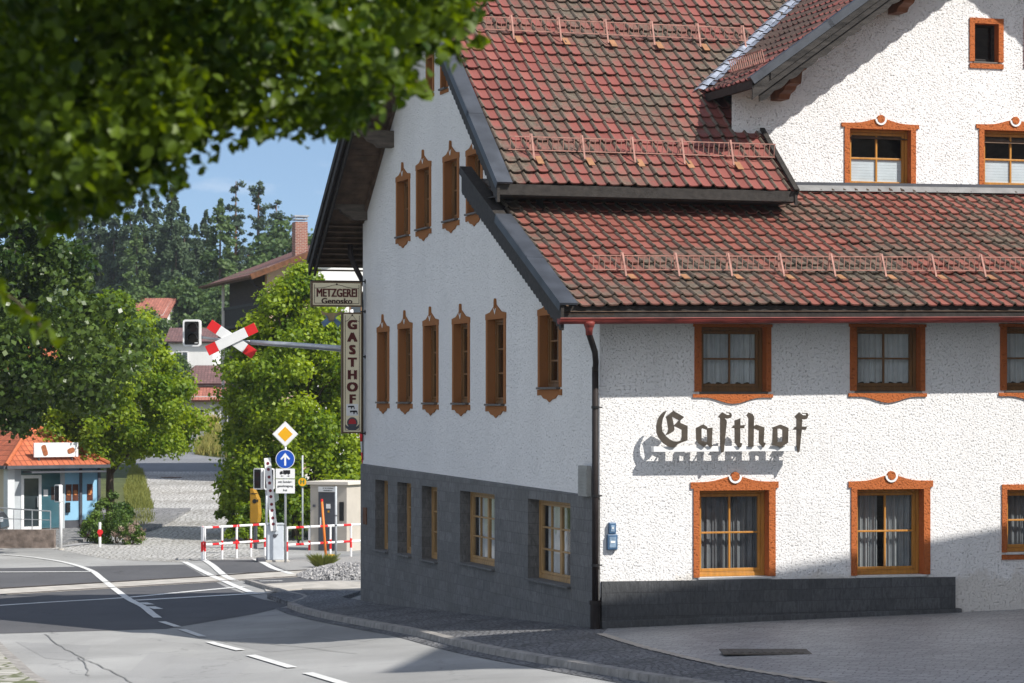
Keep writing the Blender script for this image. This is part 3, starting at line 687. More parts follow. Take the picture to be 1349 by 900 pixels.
mb=MB(); mb.prism([(.0,-.6),(xb+.08,-.4),(xb+.08,zs1),(.0,zs0)],-.13,.12,fnB); mb.build('base_step',SLATE_B,inn,bevel=.012)
# ---------------------------------------------------------------- tiled roofs
def tile_roof(name, mat, rows, urange, tw, tl, place, u_org=0.0, r0=0):
    """rows of pan tiles; place(u, t, h) -> xyz, t = metres up the slope, h = height over the roof plane"""
    ph=[0,.06,.14,.22,.29,.36,.55,.78]
    prof=[0,.022,.040,.036,.016,.003,-.006,-.004]
    V=[];Fc=[];A=[]
    for i in range(rows):
        t0=i*tl; u0,u1=urange(t0+tl*.5)
        if u1-u0<.05: continue
        k0=math.floor((u0-u_org)/tw); k1=math.ceil((u1-u_org)/tw)
        us=[]
        for k in range(k0,k1):
            rnd=random.random(); jig=(random.random()-.5)*.014; jt=(random.random()-.5)*.018
            cols=[]
            for p,h in list(zip(ph,prof))+[(.999,0)]:
                u=u_org+(k+p)*tw
                if u<u0-1e-6: u=u0
                if u>u1: u=u1
                edge=-.005*math.sin(math.pi*min(1,max(0,(p-.3)/.7))) + .004
                cols.append((u,h,edge,p))
            if cols[0][0]>=cols[-1][0]-1e-4: continue
            o=len(V)
            for u,h,e,p in cols:
                roll=min(1,h/.035) if h>0 else 0
                h0=h
                h+=.016*math.sin(u*.8+t0*.55)+.009*math.sin(u*2.3+t0*1.9+1)+.006*math.sin(u*5.1+t0*4.3); e+=jt
                V.append(place(u,t0+e,h+.028+jig)); A.append((rnd,roll,0))
                V.append(place(u,t0+e,h+.052+jig)); A.append((rnd,roll,.0))
                V.append(place(u,t0+tl*.5,h+.030+jig*.5)); A.append((rnd,roll,.5))
                V.append(place(u,t0+tl+.11,h*1.0-.002)); A.append((rnd,roll,1))
            for c in range(len(cols)-1):
                a=o+c*4; b=a+4
                for r in range(3): Fc.append((a+r,b+r,b+r+1,a+r+1))
    me=bpy.data.meshes.new(name); me.from_pydata(V,[],Fc); me.materials.append(mat)
    at_=me.attributes.new('tile','FLOAT_VECTOR','POINT'); at_.data.foreach_set('vector',np.array(A,dtype=np.float32).ravel())
    me.polygons.foreach_set('use_smooth',[False]*len(me.polygons)); me.update()
    o=bpy.data.objects.new(name,me); COL.objects.link(o); o.parent=inn; return o
def slope_place(fn_u, org, up, nrm):
    up=Vector(up).normalized(); nrm=Vector(nrm).normalized()
    return lambda u,t,h: tuple(fn_u(u)+up*t+nrm*h)
cm=1/math.sqrt(1+SLM**2); cl=1/math.sqrt(1+SLL**2); cc=1/math.sqrt(1+SLC**2)
VT=VX+.24
def ur_main(t):
    y=EAVEY+t*cm; z=zmain(y)
    if z<zcross(CRX)+.02: return (VT,4.47)
    return (VT, min(CRX+(z-zcross(CRX))/SLC+.02, 12))
tile_roof('main_roof',TILE_MAIN,int((RIDGE-EAVEY)/cm/.335)+1,ur_main,.237,.335,
          slope_place(lambda u:Vector((u,EAVEY,zmain(EAVEY)-.03)),0,(0,cm,SLM*cm),(0,-SLM*cm,cm)),VT)
tile_roof('lower_roof',TILE_LOW,16,lambda t:(VT,XEND+.4),.228,.345,
          slope_place(lambda u:Vector((u,-.75,zlow(-.75,u)-.03)),0,(0,cl,SLL*cl),(0,-SLL*cl,cl)),VT)
CVY=DY-1.3
def ur_cross(t):
    z=zcross(CRX)+t*SLC*cc
    return (-min(EAVEY+(z-7.27)/SLM+.02, 12), -CVY-.12)
tile_roof('cross_roof',TILE_CROSS,int((CRR-CRX)/cc/.335)+1,ur_cross,.237,.335,
          slope_place(lambda u:Vector((CRX,-u,zcross(CRX)-.03)),0,(cc,0,SLC*cc),(-SLC*cc,0,cc)),-CVY-.12)
# boarding under the tiles and unseen slopes
mb=MB(); e=.12
mb.add([(VX+.03,EAVEY,zmain(EAVEY)-e),(4.45,EAVEY,zmain(EAVEY)-e),(4.45,DY+.1,zmain(DY+.1)-e),(XEND+.5,DY+.1,zmain(DY+.1)-e),(XEND+.5,RIDGE,ZR-e),(VX+.03,RIDGE,ZR-e)],[tuple(range(6))])
mb.quad((VX+.03,16.8,zleft(16.8)-e),(XEND+.5,16.8,zleft(16.8)-e),(XEND+.5,RIDGE,ZR-e),(VX+.03,RIDGE,ZR-e))
mb.quad((VX+.03,-.72,zlow(-.72)-e),(XEND+.4,-.72,zlow(-.72,XEND)-e),(XEND+.4,4.7,zlow(4.7,XEND)-e),(VX+.03,4.7,zlow(4.7)-e))
mb.quad((CRX,CVY+.05,zcross(CRX)-e),(CRX,12,zcross(CRX)-e),(CRR,12,zcross(CRR)-e),(CRR,CVY+.05,zcross(CRR)-e))
xr=2*CRR-CRX
mb.quad((xr,CVY+.05,zcross(xr)-e),(xr,12,zcross(xr)-e),(CRR,12,zcross(CRR)-e),(CRR,CVY+.05,zcross(CRR)-e))
mb.build('roof_boarding',SOFFIT,inn,fix=False)
mb=MB()
mb.quad((VX+.02,16.8,zleft(16.8)),(XEND+.5,16.8,zleft(16.8)),(XEND+.5,RIDGE,ZR),(VX+.02,RIDGE,ZR))
mb.quad((xr,CVY,zcross(xr)),(xr,12,zcross(xr)),(CRR,12,zcross(CRR)),(CRR,CVY,zcross(CRR)))
mb.build('rear_roof',TILE_MAIN,inn,fix=False)
mb=MB(); mb.tube([(VX,RIDGE,ZR+.02),(XEND,RIDGE,ZR+.02)],.11,10); mb.tube([(CRR,CVY,zcross(CRR)+.02),(CRR,12,zcross(CRR)+.02)],.11,10); mb.build('ridge_tiles',TILE_CROSS,inn,smooth=True)
# soffit planks on the gable overhang (each board a little apart)
mb=MB()
for yy,zz,y0,y1,sl in ((RIDGE,lambda y:zleft(y),RIDGE+.1,16.7,1),(EAVEY,lambda y:zmain(y),EAVEY+.1,RIDGE-.1,1),(-.7,lambda y:zlow(y),-.7,4.6,1)):
    y=y0
    while y<y1:
        a,b=y,min(y+.125,y1)
        mb.add([(VX+.05,a,zz(a)-.17),(VX+.05,b,zz(b)-.17),(-.001,b,zz(b)-.17),(-.001,a,zz(a)-.17),(VX+.05,a,zz(a)-.145),(VX+.05,b,zz(b)-.145),(-.001,b,zz(b)-.145),(-.001,a,zz(a)-.145)],[(0,1,2,3),(4,7,6,5),(0,3,7,4),(1,5,6,2),(0,4,5,1),(2,6,7,3)])
        y+=.135
mb.build('soffit',SOFFIT,inn)
# eave soffit on the far side, with boards
mb=MB()
for k in range(9):
    y=LEN+.02+k*.14
    mb.box(VX+.05,XEND,y,y+.13,zleft(y+.13)-.2,zleft(y+.13)-.17)
mb.build('soffit',SOFFIT,inn)
# ---------------------------------------------------------------- bargeboards with scalloped edge
def bargeboard(name, mat, p0, p1, h, x0, x1, fn, scallop=True, top=.03, n=None):
    """board from p0 to p1 (u,v of the roof line), face between depth x0..x1"""
    (u0,v0),(u1,v1)=p0,p1; L=math.hypot(u1-u0,v1-v0)
    n=n or max(2,int(L/.16)); low=[]
    for k in range(n+1):
        t=k/n; low.append((u0+(u1-u0)*t, v0+(v1-v0)*t-h))
        if scallop and k<n:
            for q,dd in ((.25,.03),(.5,.045),(.75,.03)):
                t=(k+q)/n; low.append((u0+(u1-u0)*t, v0+(v1-v0)*t-h-dd))
    mb=MB(); mb.prism([(u0,v0+top),*low,(u1,v1+top)],x0,x1,fn)
    return mb.build(name,mat,inn)
YA=16.8
bargeboard('bargeboard',DARKWOOD,(EAVEY-.03,zmain(EAVEY-.03)),(RIDGE,ZR),.30,VX-.03,VX+.02,fnA)
bargeboard('bargeboard',DARKWOOD,(RIDGE,ZR),(YA,zleft(YA)),.30,VX-.03,VX+.02,fnA,False)
bargeboard('bargeboard',DARKWOOD,(RIDGE,ZR-.1),(YA-.15,zleft(YA-.15)-.1),.34,VX+.06,VX+.10,fnA,False)
bargeboard('bargeboard',DARKWOOD,(-.80,zlow(-.80)),(4.75,zlow(4.75)),.36,VX-.03,VX+.02,fnA)
bargeboard('bargeboard',DARKWOOD,(EAVEY-.03,zmain(EAVEY-.03)),(5.2,zmain(5.2)),.24,4.47,4.52,fnA,False)
# second, inner trim boards against the gable wall
bargeboard('trim_board',SOFFIT,(-.3,zlow(-.3)-.16),(4.6,zlow(4.6)-.16),.13,-.05,-.004,fnA)
bargeboard('trim_board',SOFFIT,(4.2,zmain(4.2)-.16),(RIDGE,ZR-.16),.13,-.05,-.004,fnA)
bargeboard('trim_board',SOFFIT,(RIDGE,ZR-.16),(LEN-.1,zleft(LEN-.1)-.16),.16,-.06,-.004,fnA,False)
# metal verge caps
def cap(mat,pa,pb,w0,w1,axis='x',th=.035,seams=True,name='verge_cap'):
    mb=MB()
    (ya,za),(yb,zb)=pa,pb; L=math.hypot(yb-ya,zb-za); n=max(1,round(L/2.0))
    dy,dz=(yb-ya)/L,(zb-za)/L; ny,nz=-dz,dy
    if nz<0: ny,nz=-ny,-nz
    for k in range(n):
        a=k/n; b=(k+1)/n+.012
        pts=[]
        for t in (a,b):
            for off in (.03+.004*(k%2),.03+th+.004*(k%2)):
                for w in (w0,w1):
                    y=ya+(yb-ya)*t+ny*off; z=za+(zb-za)*t+nz*off
                    pts.append((w,y,z) if axis=='x' else (y,w,z))
        mb.add(pts,[(0,1,3,2),(4,6,7,5),(0,4,5,1),(2,3,7,6),(0,2,6,4),(1,5,7,3)])
        # folded-down outer lip
        pts=[]
        for t in (a,b):
            for off in (-.07,.03+th):
                for w in (w0-.012,w0):
                    y=ya+(yb-ya)*t+ny*off; z=za+(zb-za)*t+nz*off
                    pts.append((w,y,z) if axis=='x' else (y,w,z))
        mb.add(pts,[(0,1,3,2),(4,6,7,5),(0,4,5,1),(2,3,7,6),(0,2,6,4),(1,5,7,3)])
    return mb.build(name,mat,inn)
cap(ZINC,(EAVEY-.06,zmain(EAVEY-.06)),(RIDGE,ZR),VX-.04,VX+.22)
cap(DARKWOOD,(YA,zleft(YA)),(RIDGE,ZR),VX-.05,VX+.2)
cap(ZINC,(-.82,zlow(-.82)),(EAVEY+.0,zlow(EAVEY)),VX-.05,VX+.23)
cap(DARKWOOD,(EAVEY,zlow(EAVEY)),(4.75,zlow(4.75)),VX-.05,VX+.15)
cap(DARKWOOD,(EAVEY-.06,zmain(EAVEY-.06)),(5.15,zmain(5.15)),4.53,4.44)
# cross gable verge: zinc edge, two weathered boards, carved lower trim
fnC=lambda u,v,d:(u,d,v)
for s in (1,-1):
    q=lambda x:(x if s>0 else 2*CRR-x)
    bargeboard('bargeboard',GREYWOOD,(q(CRX-.03),zcross(CRX-.03)),(CRR,zcross(CRR)),.34,CVY,CVY+.045,fnC,False)
    bargeboard('bargeboard',GREYWOOD,(q(CRX+.12),zcross(CRX+.12)-.27),(CRR,zcross(CRR)-.27),.20,CVY+.055,CVY+.09,fnC,True,n=20)
    bargeboard('bargeboard',GREYWOOD,(q(CRX+.3),zcross(CRX+.3)-.12),(CRR,zcross(CRR)-.12),.10,CVY-.025,CVY-.003,fnC,False)
cap(ZINC,(CRX-.05,zcross(CRX-.05)),(CRR,zcross(CRR)),CVY-.03,CVY+.13,'y')
mb=MB(); mb.box(CRX-.04,CRX+.0,CVY,5.1,zcross(CRX)-.16,zcross(CRX)-.02); mb.build('fascia',DARKWOOD,inn)
mb=MB()
mb.quad((CRX,CVY+.05,zcross(CRX)-.16),(CRX+.55,CVY+.05,zcross(CRX+.55)-.16),(CRX+.55,DY,zcross(CRX+.55)-.16),(CRX,DY,zcross(CRX)-.16))
n=40
for k in range(n):
    x0=CRX+(CRR-CRX)*k/n; x1=CRX+(CRR-CRX)*(k+.93)/n
    for m_ in (0,1):
        X0,X1=(x0,x1) if not m_ else (2*CRR-x0,2*CRR-x1)
        mb.quad((X0,CVY+.1,zcross(x0)-.17),(X1,CVY+.1,zcross(x1)-.17),(X1,DY,zcross(x1)-.17),(X0,DY,zcross(x0)-.17))
mb.build('soffit',SOFFIT,inn)
# carved purlin ends under the cross gable
def purlin(x,z,w=.2,h=.26):
    mb=MB()
    prof=[(DY+.05,z+.0),(DY+.05,z-h-.10),(DY-.35,z-h-.10),(DY-.42,z-h-.02),(DY-.62,z-h+.03),(DY-.68,z-h+.09),(DY-.88,z-h+.12),(DY-.93,z-.08),(DY-1.12,z-.06),(DY-1.14,z)]
    mb.prism(prof,x-w/2,x+w/2,lambda u,v,d:(d,u,v)); return mb.build('purlin_end',BROWNWOOD,inn,bevel=.01)
for x in (4.75,7.05,11.95): purlin(x,zcross(x)-.40,.22,.40)
# beams carrying the gable overhang
BEAMW=M('old grey brown beam',(.10,.082,.066),.8,.4,3,bmp=.5,bs=22,stretch=(1,5,5))
def beam(y,z,h=.34,w=.24):
    mb=MB()
    prof=[(0,z),(0,z-h),(-.30,z-h),(-.40,z-h*.75),(-.52,z-h*.62),(-.60,z-h*.35),(-.78,z-h*.3),(-.80,z)]
    mb.prism(prof,y-w/2,y+w/2,lambda u,v,d:(u,d,v)); return mb.build('purlin_end',BEAMW,inn)
beam(15.25,onA(470,273)[1]); beam(13.0,zleft(13.0)-.5); beam(RIDGE,ZR-.5,.4)
# ---------------------------------------------------------------- eaves, gutter, pipes
mb=MB(); mb.box(VX+.02,4.47,EAVEY-.01,EAVEY+.03,zmain(EAVEY)-.20,zmain(EAVEY)-.02); mb.build('fascia',DARKWOOD,inn)
mb=MB(); mb.box(VX+.02,4.47,EAVEY+.04,DY,zmain(EAVEY)-.22,zmain(EAVEY)-.20); mb.build('soffit',DARKWOOD,inn)
def zg(x): return zlow(-.75,x)
mb=MB()
mb.add([(VX+.02,-.70,zg(VX)-.23),(XEND+.4,-.70,zg(XEND)-.23),(XEND+.4,-.70,zg(XEND)-.01),(VX+.02,-.70,zg(VX)-.01),(VX+.02,-.66,zg(VX)-.23),(XEND+.4,-.66,zg(XEND)-.23),(XEND+.4,-.66,zg(XEND)-.01),(VX+.02,-.66,zg(VX)-.01)],[(0,1,2,3),(4,7,6,5),(0,4,5,1),(3,2,6,7),(0,3,7,4),(1,5,6,2)])
mb.build('fascia',DARKWOOD,inn)
mb=MB()
for k in range(6):
    y=-.66+k*.11; mb.quad((VX+.03,y,zg(0)-.15),(XEND+.3,y,zg(XEND)-.15),(XEND+.3,y+.10,zg(XEND)-.15),(VX+.03,y+.10,zg(0)-.15))
mb.build('soffit',DARKWOOD,inn,fix=False)
# half-round gutter
def gutter(x0,x1,yc,zf,r,mat,name,n=9):
    mb=MB()
    for j in range(2):
        R=r-(.008 if j else 0)
        for k in range(n):
            a=math.pi+math.pi*k/n; b=math.pi+math.pi*(k+1)/n
            mb.quad((x0,yc+R*math.cos(a),zf(x0)+R*math.sin(a)),(x1,yc+R*math.cos(a),zf(x1)+R*math.sin(a)),(x1,yc+R*math.cos(b),zf(x1)+R*math.sin(b)),(x0,yc+R*math.cos(b),zf(x0)+R*math.sin(b)))
    mb.tube([(x0,yc-r,zf(x0)),(x1,yc-r,zf(x1))],.012,6)
    for x in (x0,x1): mb.add([(x,yc+r*math.cos(math.pi+math.pi*k/n),zf(x)+r*math.sin(math.pi+math.pi*k/n)) for k in range(n+1)],[tuple(range(n+1))])
    gut=mb.build(name,mat,inn,smooth=False)
    x=x0+.4
    while x<x1:
        h=MB(); h.box(x-.012,x+.012,yc-r-.004,yc+r+.03,zf(x)+.004,zf(x)+.012); x+=.9; h.build('gutter_bracket',DARKGUT,gut)
    return gut
gutter(VX-.07,XEND+.4,-.80,lambda x:zg(x)-.205,.088,REDGUT,'gutter')
mb=MB()
pts=[(-.45,-.80,zg(0)-.28),(-.45,-.80,zg(0)-.38),(-.44,-.78,zg(0)-.46),(-.20,-.35,zg(0)-.72),(-.10,-.10,zg(0)-.88),(-.095,-.06,zg(0)-1.05)]
mb.tube(pts,[.075,.05,.048,.048,.048,.048],12); 
dp=mb.build('downpipe_neck',DARKGUT,inn,smooth=True)
mb=MB(); mb.tube([(-.45,-.80,zg(0)-.26),(-.45,-.80,zg(0)-.31),(-.45,-.80,zg(0)-.38),(-.45,-.80,zg(0)-.47)],[.10,.085,.058,.054],12); mb.build('outlet',REDGUT,dp,smooth=True)
mb=MB(); mb.tube([(-.095,-.06,zg(0)-.95),(-.095,-.06,.30)],.052,14)
pipe=mb.build('downpipe',DARKGUT,inn,smooth=True)
mb=MB(); mb.tube([(-.095,-.06,.42),(-.095,-.06,-.15)],[.082,.082],14); mb.tube([(-.095,-.06,.46),(-.095,-.06,.40)],.095,14); mb.build('standpipe',DARKGUT,pipe,smooth=False)
mb=MB()
for z in (3.5,2.1,1.0): mb.tube([(-.095,-.06,z),(-.095,-.06,z+.04)],.062,14); mb.box(-.095,.02,-.07,-.05,z+.01,z+.03)
mb.build('pipe_clamp',BLACK,pipe)
# far corner downpipe elbow
mb=MB(); za=zleft(LEN+.5)-.25
mb.tube([(-.15,LEN+.55,za),(-.15,LEN+.5,za-.25),(-.05,LEN+.3,za-.6),(.10,LEN+.14,za-.95),(.14,LEN+.12,za-1.3),(.14,LEN+.12,-.7)],.055,10); mb.build('downpipe',DARKGUT,inn,smooth=True)
# ---------------------------------------------------------------- flashing and snow guards
mb=MB(); n=46
for k in range(n):
    for h_,sgn in ((0,1),):
        ta=k/n; tb=(k+.94)/n
        def vp(t,w,lift):
            x=CRX-.02+(CRR-CRX-.6)*t; z=zcross(x); y=EAVEY+(z-7.27)/SLM
            if w<0: return (x+w*1.0, y+.0, zmain(y)+.055+lift)           # over the main roof
            return (x+w*.55, y-w*.75, max(zcross(x+w*.55),0)+.06+lift)
        for i,(w0,w1,l0,l1) in enumerate(((-.22,-.11,.0,.05),(-.11,0,.05,.02),(0,.12,.02,.06),(.12,.22,.06,.01))):
            bul=.018 if k%2 else 0
            mb.quad(vp(ta,w0,l0+bul),vp(ta,w1,l1+bul),vp(tb,w1,l1+bul*.4),vp(tb,w0,l0+bul*.4))
mb.build('valley_flashing',LEAD,inn,fix=False)
mb=MB()
mb.prism([(3.9,0),(15.1,0),(15.1,1),(3.9,1)],0,1,lambda u,v,d:(u,DY-.03+d*.028,zlow(DY,u)+.02+v*.11)); 
mb.build('wall_flashing',DARKGREYP,inn)
mb=MB(); mb.quad((4.0,DY-.035,zlow(DY,4)+.075),(15.3,DY-.035,zlow(DY,15)+.075),(15.3,DY-.20,zlow(DY-.20,15)+.055),(4.0,DY-.20,zlow(DY-.20,4)+.055)); mb.build('apron_flashing',M('grey apron',(.20,.20,.20),.8,.2,4),inn,fix=False)
def snow_guard(x0,x1,y,zf,sl,up=.24,br0=.35,step=.91):
    """grid rail standing on the tiles with brackets"""
    c=1/math.sqrt(1+sl*sl); ny,nz=-sl*c*.35,1.0
    l=math.hypot(ny,nz); ny/=l; nz/=l
    P=lambda x,h:(x,y+ny*h,zf(y,x)+nz*h)
    mb=MB()
    for h in (.075,.075+up): mb.beam(P(x0,h),P(x1,h),.012,.018)
    x=x0+.03; 
    while x<x1: mb.beam(P(x,.075),P(x,.075+up),.013,.009); x+=.095
    gd=mb.build('snow_guard',GUARD,inn)
    x=x0+br0
    while x<x1:
        w=.03; b=MB(); f=MB()
        b.beam((x,y-.03*0+ny*.36+.012,zf(y,x)+.345),(x,y-.22,zf(y-.22,x)+.06),w,.012)
        b.beam((x,y+.015,zf(y,x)+.07),(x,y+.02,zf(y,x)+.36),w,.012)
        f.beam((x+.09,y-.12,zf(y-.12,x)+.05),(x+.09,y-.34,zf(y-.34,x)+.075),.11,.012)
        x+=step; b.build('bracket',GUARD,gd); f.build('bracket_foot',M_FOOT,gd)
M_FOOT=M('ochre clay foot',(.30,.15,.075),.7,.2,5)
snow_guard(VT+.15,4.40,EAVEY+.72,lambda y,x:zmain(y),SLM,.225,.4)
snow_guard(.05,5.25,EAVEY+3.95,lambda y,x:zmain(y),SLM,.225,.5)
snow_guard(0.0,XEND,.42,lambda y,x:zlow(y,x),SLL,.225,.52)
mb=MB()                                                    # short guard on the cross roof
xg=CRX+.42; Pc=lambda y,h:(xg-.25*h,y,zcross(xg)+h)
for h in (.06,.28): mb.beam(Pc(CVY+.5,h),Pc(4.9,h),.014,.02)
y=CVY+.5
while y<4.9: mb.beam(Pc(y,.06),Pc(y,.28),.016,.01); y+=.095
mb.build('snow_guard',GUARD,inn)
# =================================================================== SIGNS ON THE INN
def text_mb(mb, s, fn, u, v, h, d, th=.006, bold=.0, sx=1.0, align='CENTER', mi=0, italic=0):
    """lettering of cap height h, centred at u,v, raised th in front of depth d"""
    cu=bpy.data.curves.new('lettering','FONT'); cu.body=s; cu.size=1; cu.align_x=align; cu.align_y='CENTER'; cu.offset=0; cu.resolution_u=3; cu.shear=italic
    ob=bpy.data.objects.new('lettering',cu); COL.objects.link(ob)
    dg=bpy.context.evaluated_depsgraph_get(); me=bpy.data.meshes.new_from_object(ob.evaluated_get(dg))
    k=h/.70
    for i,(ex,ey) in enumerate(((0,0),(-1,.5),(1,-.5),(-1,-.5),(1,.5)) if bold else ((0,0),)):
        vs=[fn(u+(p.co.x*sx+ex*bold)*k, v+(p.co.y+ey*bold)*k, d-th-.0007*i) for p in me.vertices]
        mb.add(vs,[tuple(f.vertices) for f in me.polygons],mi)
    bpy.data.objects.remove(ob); bpy.data.meshes.remove(me); bpy.data.curves.remove(cu)
# blackletter word on the front
LET=[
 ('G',0,[[(265,130),(222,142),(172,190),(130,262),(113,350),(115,450),(150,530),(212,605),(285,655),(350,672),(388,665),(425,625),(480,600),(572,565),(480,562),(440,580),(370,580),(300,545),(250,500),(200,430),(190,340),(205,250),(235,180)],
   [(470,395),(455,310),(572,350),(572,568),(475,560),(490,520),(490,410)],[(252,212),(330,200),(345,235),(370,350),(375,400),(365,430),(300,470),(245,492),(280,440),(290,400),(270,270)],
   [(258,214),(362,128),(520,218),(455,280),(425,258),(340,212),(300,225)],[(455,262),(368,350),(478,405),(572,352),(462,305)]]),
 ('a',0,[[(700,385),(740,370),(780,400),(780,570),(740,620),(705,560)],[(703,380),(808,328),(868,370),(850,408),(800,385),(770,402),(735,395)],[(862,385),(942,375),(932,620),(948,650),(905,660),(860,620),(870,560)],[(705,560),(740,540),(780,575),(862,590),(850,632),(815,662),(740,615)]]),
 ('s',0,[[(1060,230),(1150,260),(1155,300),(1120,640),(1110,735),(1078,750),(1062,640),(1060,400)],[(1030,210),(1090,148),(1150,185),(1206,188),(1195,166),(1150,162),(1155,148),(1215,155),(1230,190),(1215,230),(1170,245),(1120,235),(1150,270),(1060,240)]]),
 ('t',1,[[(92,270),(175,240),(172,600),(205,610),(185,665),(150,668),(95,600)],[(45,385),(75,342),(245,340),(225,388)]]),
 ('h',1,[[(270,195),(300,152),(355,175),(378,215),(370,660),(295,660),(298,240)],[(368,372),(410,330),(530,372),(520,590),(552,615),(515,672),(450,600),(455,420),(400,400)]]),
 ('o',1,[[(640,375),(725,365),(725,600),(690,620),(650,600),(660,400)],[(650,375),(770,330),(885,380),(805,412),(760,390),(725,397)],[(802,402),(885,380),(880,602),(800,592)],[(630,640),(660,600),(730,588),(800,588),(880,600),(765,672),(730,650)]]),
 ('f',1,[[(1010,240),(1090,270),(1085,420),(1060,650),(1055,720),(1030,750),(1010,640)],[(980,215),(1045,150),(1100,190),(1156,193),(1150,172),(1095,172),(1100,157),(1165,157),(1185,190),(1165,240),(1120,258),(1085,250),(1095,290),(1010,250)],[(955,410),(985,365),(1160,360),(1145,408)]])]
YL=-.315
sx0=onB(861,592,-.28)[0]; sx1=onB(1052,592,-.28)[0]; sz1=onB(950,588,-.28)[1]; sz0=onB(950,595,-.28)[1]
sign=empty('lettering_sign',loc2w((sx0+sx1)/2,-.2,sz0),ROT)
tag(sign,'bronze blackletter word Gasthof standing on a white rail on the sunlit front','sign')
off=-Vector(((sx0+sx1)/2,-.2,sz0))
def child(mb,name,mat,root=sign,o=off,**k):
    ob=mb.build(name,mat,root,**k); ob.location=o; return ob
for nm,reg,pcs in LET:
    mb=MB()
    for j,pc in enumerate(pcs):
        ox=855 if reg==0 else 960
        poly=[onB(ox+x/11.255,530+y/11.255,YL) for x,y in pc]
        mb.prism(poly,YL-.003*j,YL+.03-.001*j,fnB)
    child(mb,'letter',BRONZE)
mb=MB(); mb.box(sx0,sx1,-.283,-.17,sz0,sz1); child(mb,'rail',WHITEP,bevel=.004)
mb=MB()
for k in range(4):
    x=sx0+.25+k*(sx1-sx0-.5)/3; mb.tube([(x,-.18,(sz0+sz1)/2),(x,0,(sz0+sz1)/2)],.014,8)
child(mb,'stand_off',RAILM)
# hanging signs at the far corner
PY=15.25
IVORY=M('ivory sign face',(.78,.70,.49),.5,.06,3); IVORYB=M('brown sign frame',(.13,.085,.045),.5,.2,4); MAROON=M('maroon lettering',(.10,.018,.014),.5,.1,4); DBROWN=M('dark brown lettering',(.05,.018,.012),.5,.1,4)
fnS=lambda u,v,d:(u,PY+d,v)
def sgn(l,r,t,b):
    a,z1=onB(l,t,PY); c,z0=onB(r,b,PY); return a,c,z0,z1
def signboard(name,l,r,t,b,label,cat='sign'):
    a,c,z0,z1=sgn(l,r,t,b)
    base=Vector(((a+c)/2,PY,z0)); rt=empty(name,loc2w(*base),ROT); tag(rt,label,cat)
    ob=-base
    mb=MB(); mb.box(a,c,PY,PY+.12,z0,z1); child(mb,'panel',IVORYB,rt,ob,bevel=.006)
    for s_ in (1,-1):
        mb=MB(); y=PY-.004 if s_>0 else PY+.120
        mb.box(a+.035,c-.035,y,y+.004,z0+.035,z1-.035); child(mb,'sign_face',IVORY,rt,ob)
    e=.065; fr=MB(); w=.010
    for (x0,x1,q0,q1) in ((a+e,a+e+w,z0+e,z1-e),(c-e-w,c-e,z0+e,z1-e),(a+e+w,c-e-w,z0+e,z0+e+w)): fr.box(x0,x1,PY-.008,PY-.004,q0,q1)
    m=(a+c)/2; top=z1-e; K=18; amp=.075 if c-a>.8 else .12
    cur=[(a+e+(c-a-2*e)*k/K, top-amp+amp*math.exp(-((k/K-.5)/.22)**2)) for k in range(K+1)]
    for p,q in zip(cur,cur[1:]): fr.prism([(p[0],p[1]-w),(q[0],q[1]-w),q,p],-.008,-.004,fnS)
    fr.disc((m,top+.005),.02,10,fnS,-.010,-.0041)
    child(fr,'border_line',DBROWN,rt,ob)
    return rt,ob,a,c,z0,z1
rt,ob,a,c,z0,z1=signboard('hanging_sign',410,477,370.5,404.5,'ivory METZGEREI sign hanging at the top of the inn corner')
mb=MB(); m=(a+c)/2
text_mb(mb,'METZGEREI',fnS,m,z0+.285,.170,-.004,.008,.032,.72); child(mb,'lettering',MAROON,rt,ob,fix=False)
mb=MB(); text_mb(mb,'Genosko',fnS,m,z0+.115,.115,-.004,.008,.036,1.12); child(mb,'lettering',DBROWN,rt,ob,fix=False)
mb=MB(); zt=z1-.03
mb.tube([(a,PY+.06,z1+.012),(.0,PY+.06,z1+.012)],.014,8); mb.tube([(-.012,PY+.06,z1+.012),(.012,PY+.06,z1+.012)],.05,10); child(mb,'bracket',BLACK,rt,ob)
# butcher's emblem hanging under it
em=empty('butcher_emblem',loc2w(onB(440,420,PY)[0],PY+.06,onB(440,430,PY)[1]),ROT); tag(em,'crossed blue cleavers under an ox head hanging below the METZGEREI sign','emblem')
eu,ev=onB(437,424,PY); eo=-Vector((onB(440,420,PY)[0],PY+.06,onB(440,430,PY)[1]))
BLUES=M('blue steel blade',(.16,.25,.38),.35,.2,6,metal=.4); HORN=M('tan metal ox head',(.30,.23,.12),.6,.25,8)
def rotp(pts,ang,u,v,s=1): return [(u+s*(x*math.cos(ang)-y*math.sin(ang)),v+s*(x*math.sin(ang)+y*math.cos(ang))) for x,y in pts]
fnE=lambda u,v,d:(u,PY+.06+d,v)
for j,sg in enumerate((1,-1)):
    mb=MB(); blade=[(-.02,-.16),(.02,-.16),(.03,.0),(.09*sg,.02),(.10*sg,.20),(-.02*sg,.22),(-.03,.0)]
    mb.prism(rotp(blade,2.25*sg,eu,ev+.04),-.012+j*.012,-.002+j*.012,fnE); child(mb,'cleaver',BLUES,em,eo)
mb=MB(); mb.prism([(eu-.05,ev+.02),(eu+.05,ev+.02),(eu+.09,ev+.13),(eu+.20,ev+.15),(eu+.23,ev+.24),(eu+.12,ev+.19),(eu-.12,ev+.19),(eu-.23,ev+.24),(eu-.20,ev+.15),(eu-.09,ev+.13)],-.03,-.014,fnE); child(mb,'ox_head',HORN,em,eo)
mb=MB(); mb.tube([(eu,PY+.06,ev+.19),(eu,PY+.06,ev+.30)],.01,6); child(mb,'hanger',BLACK,em,eo)
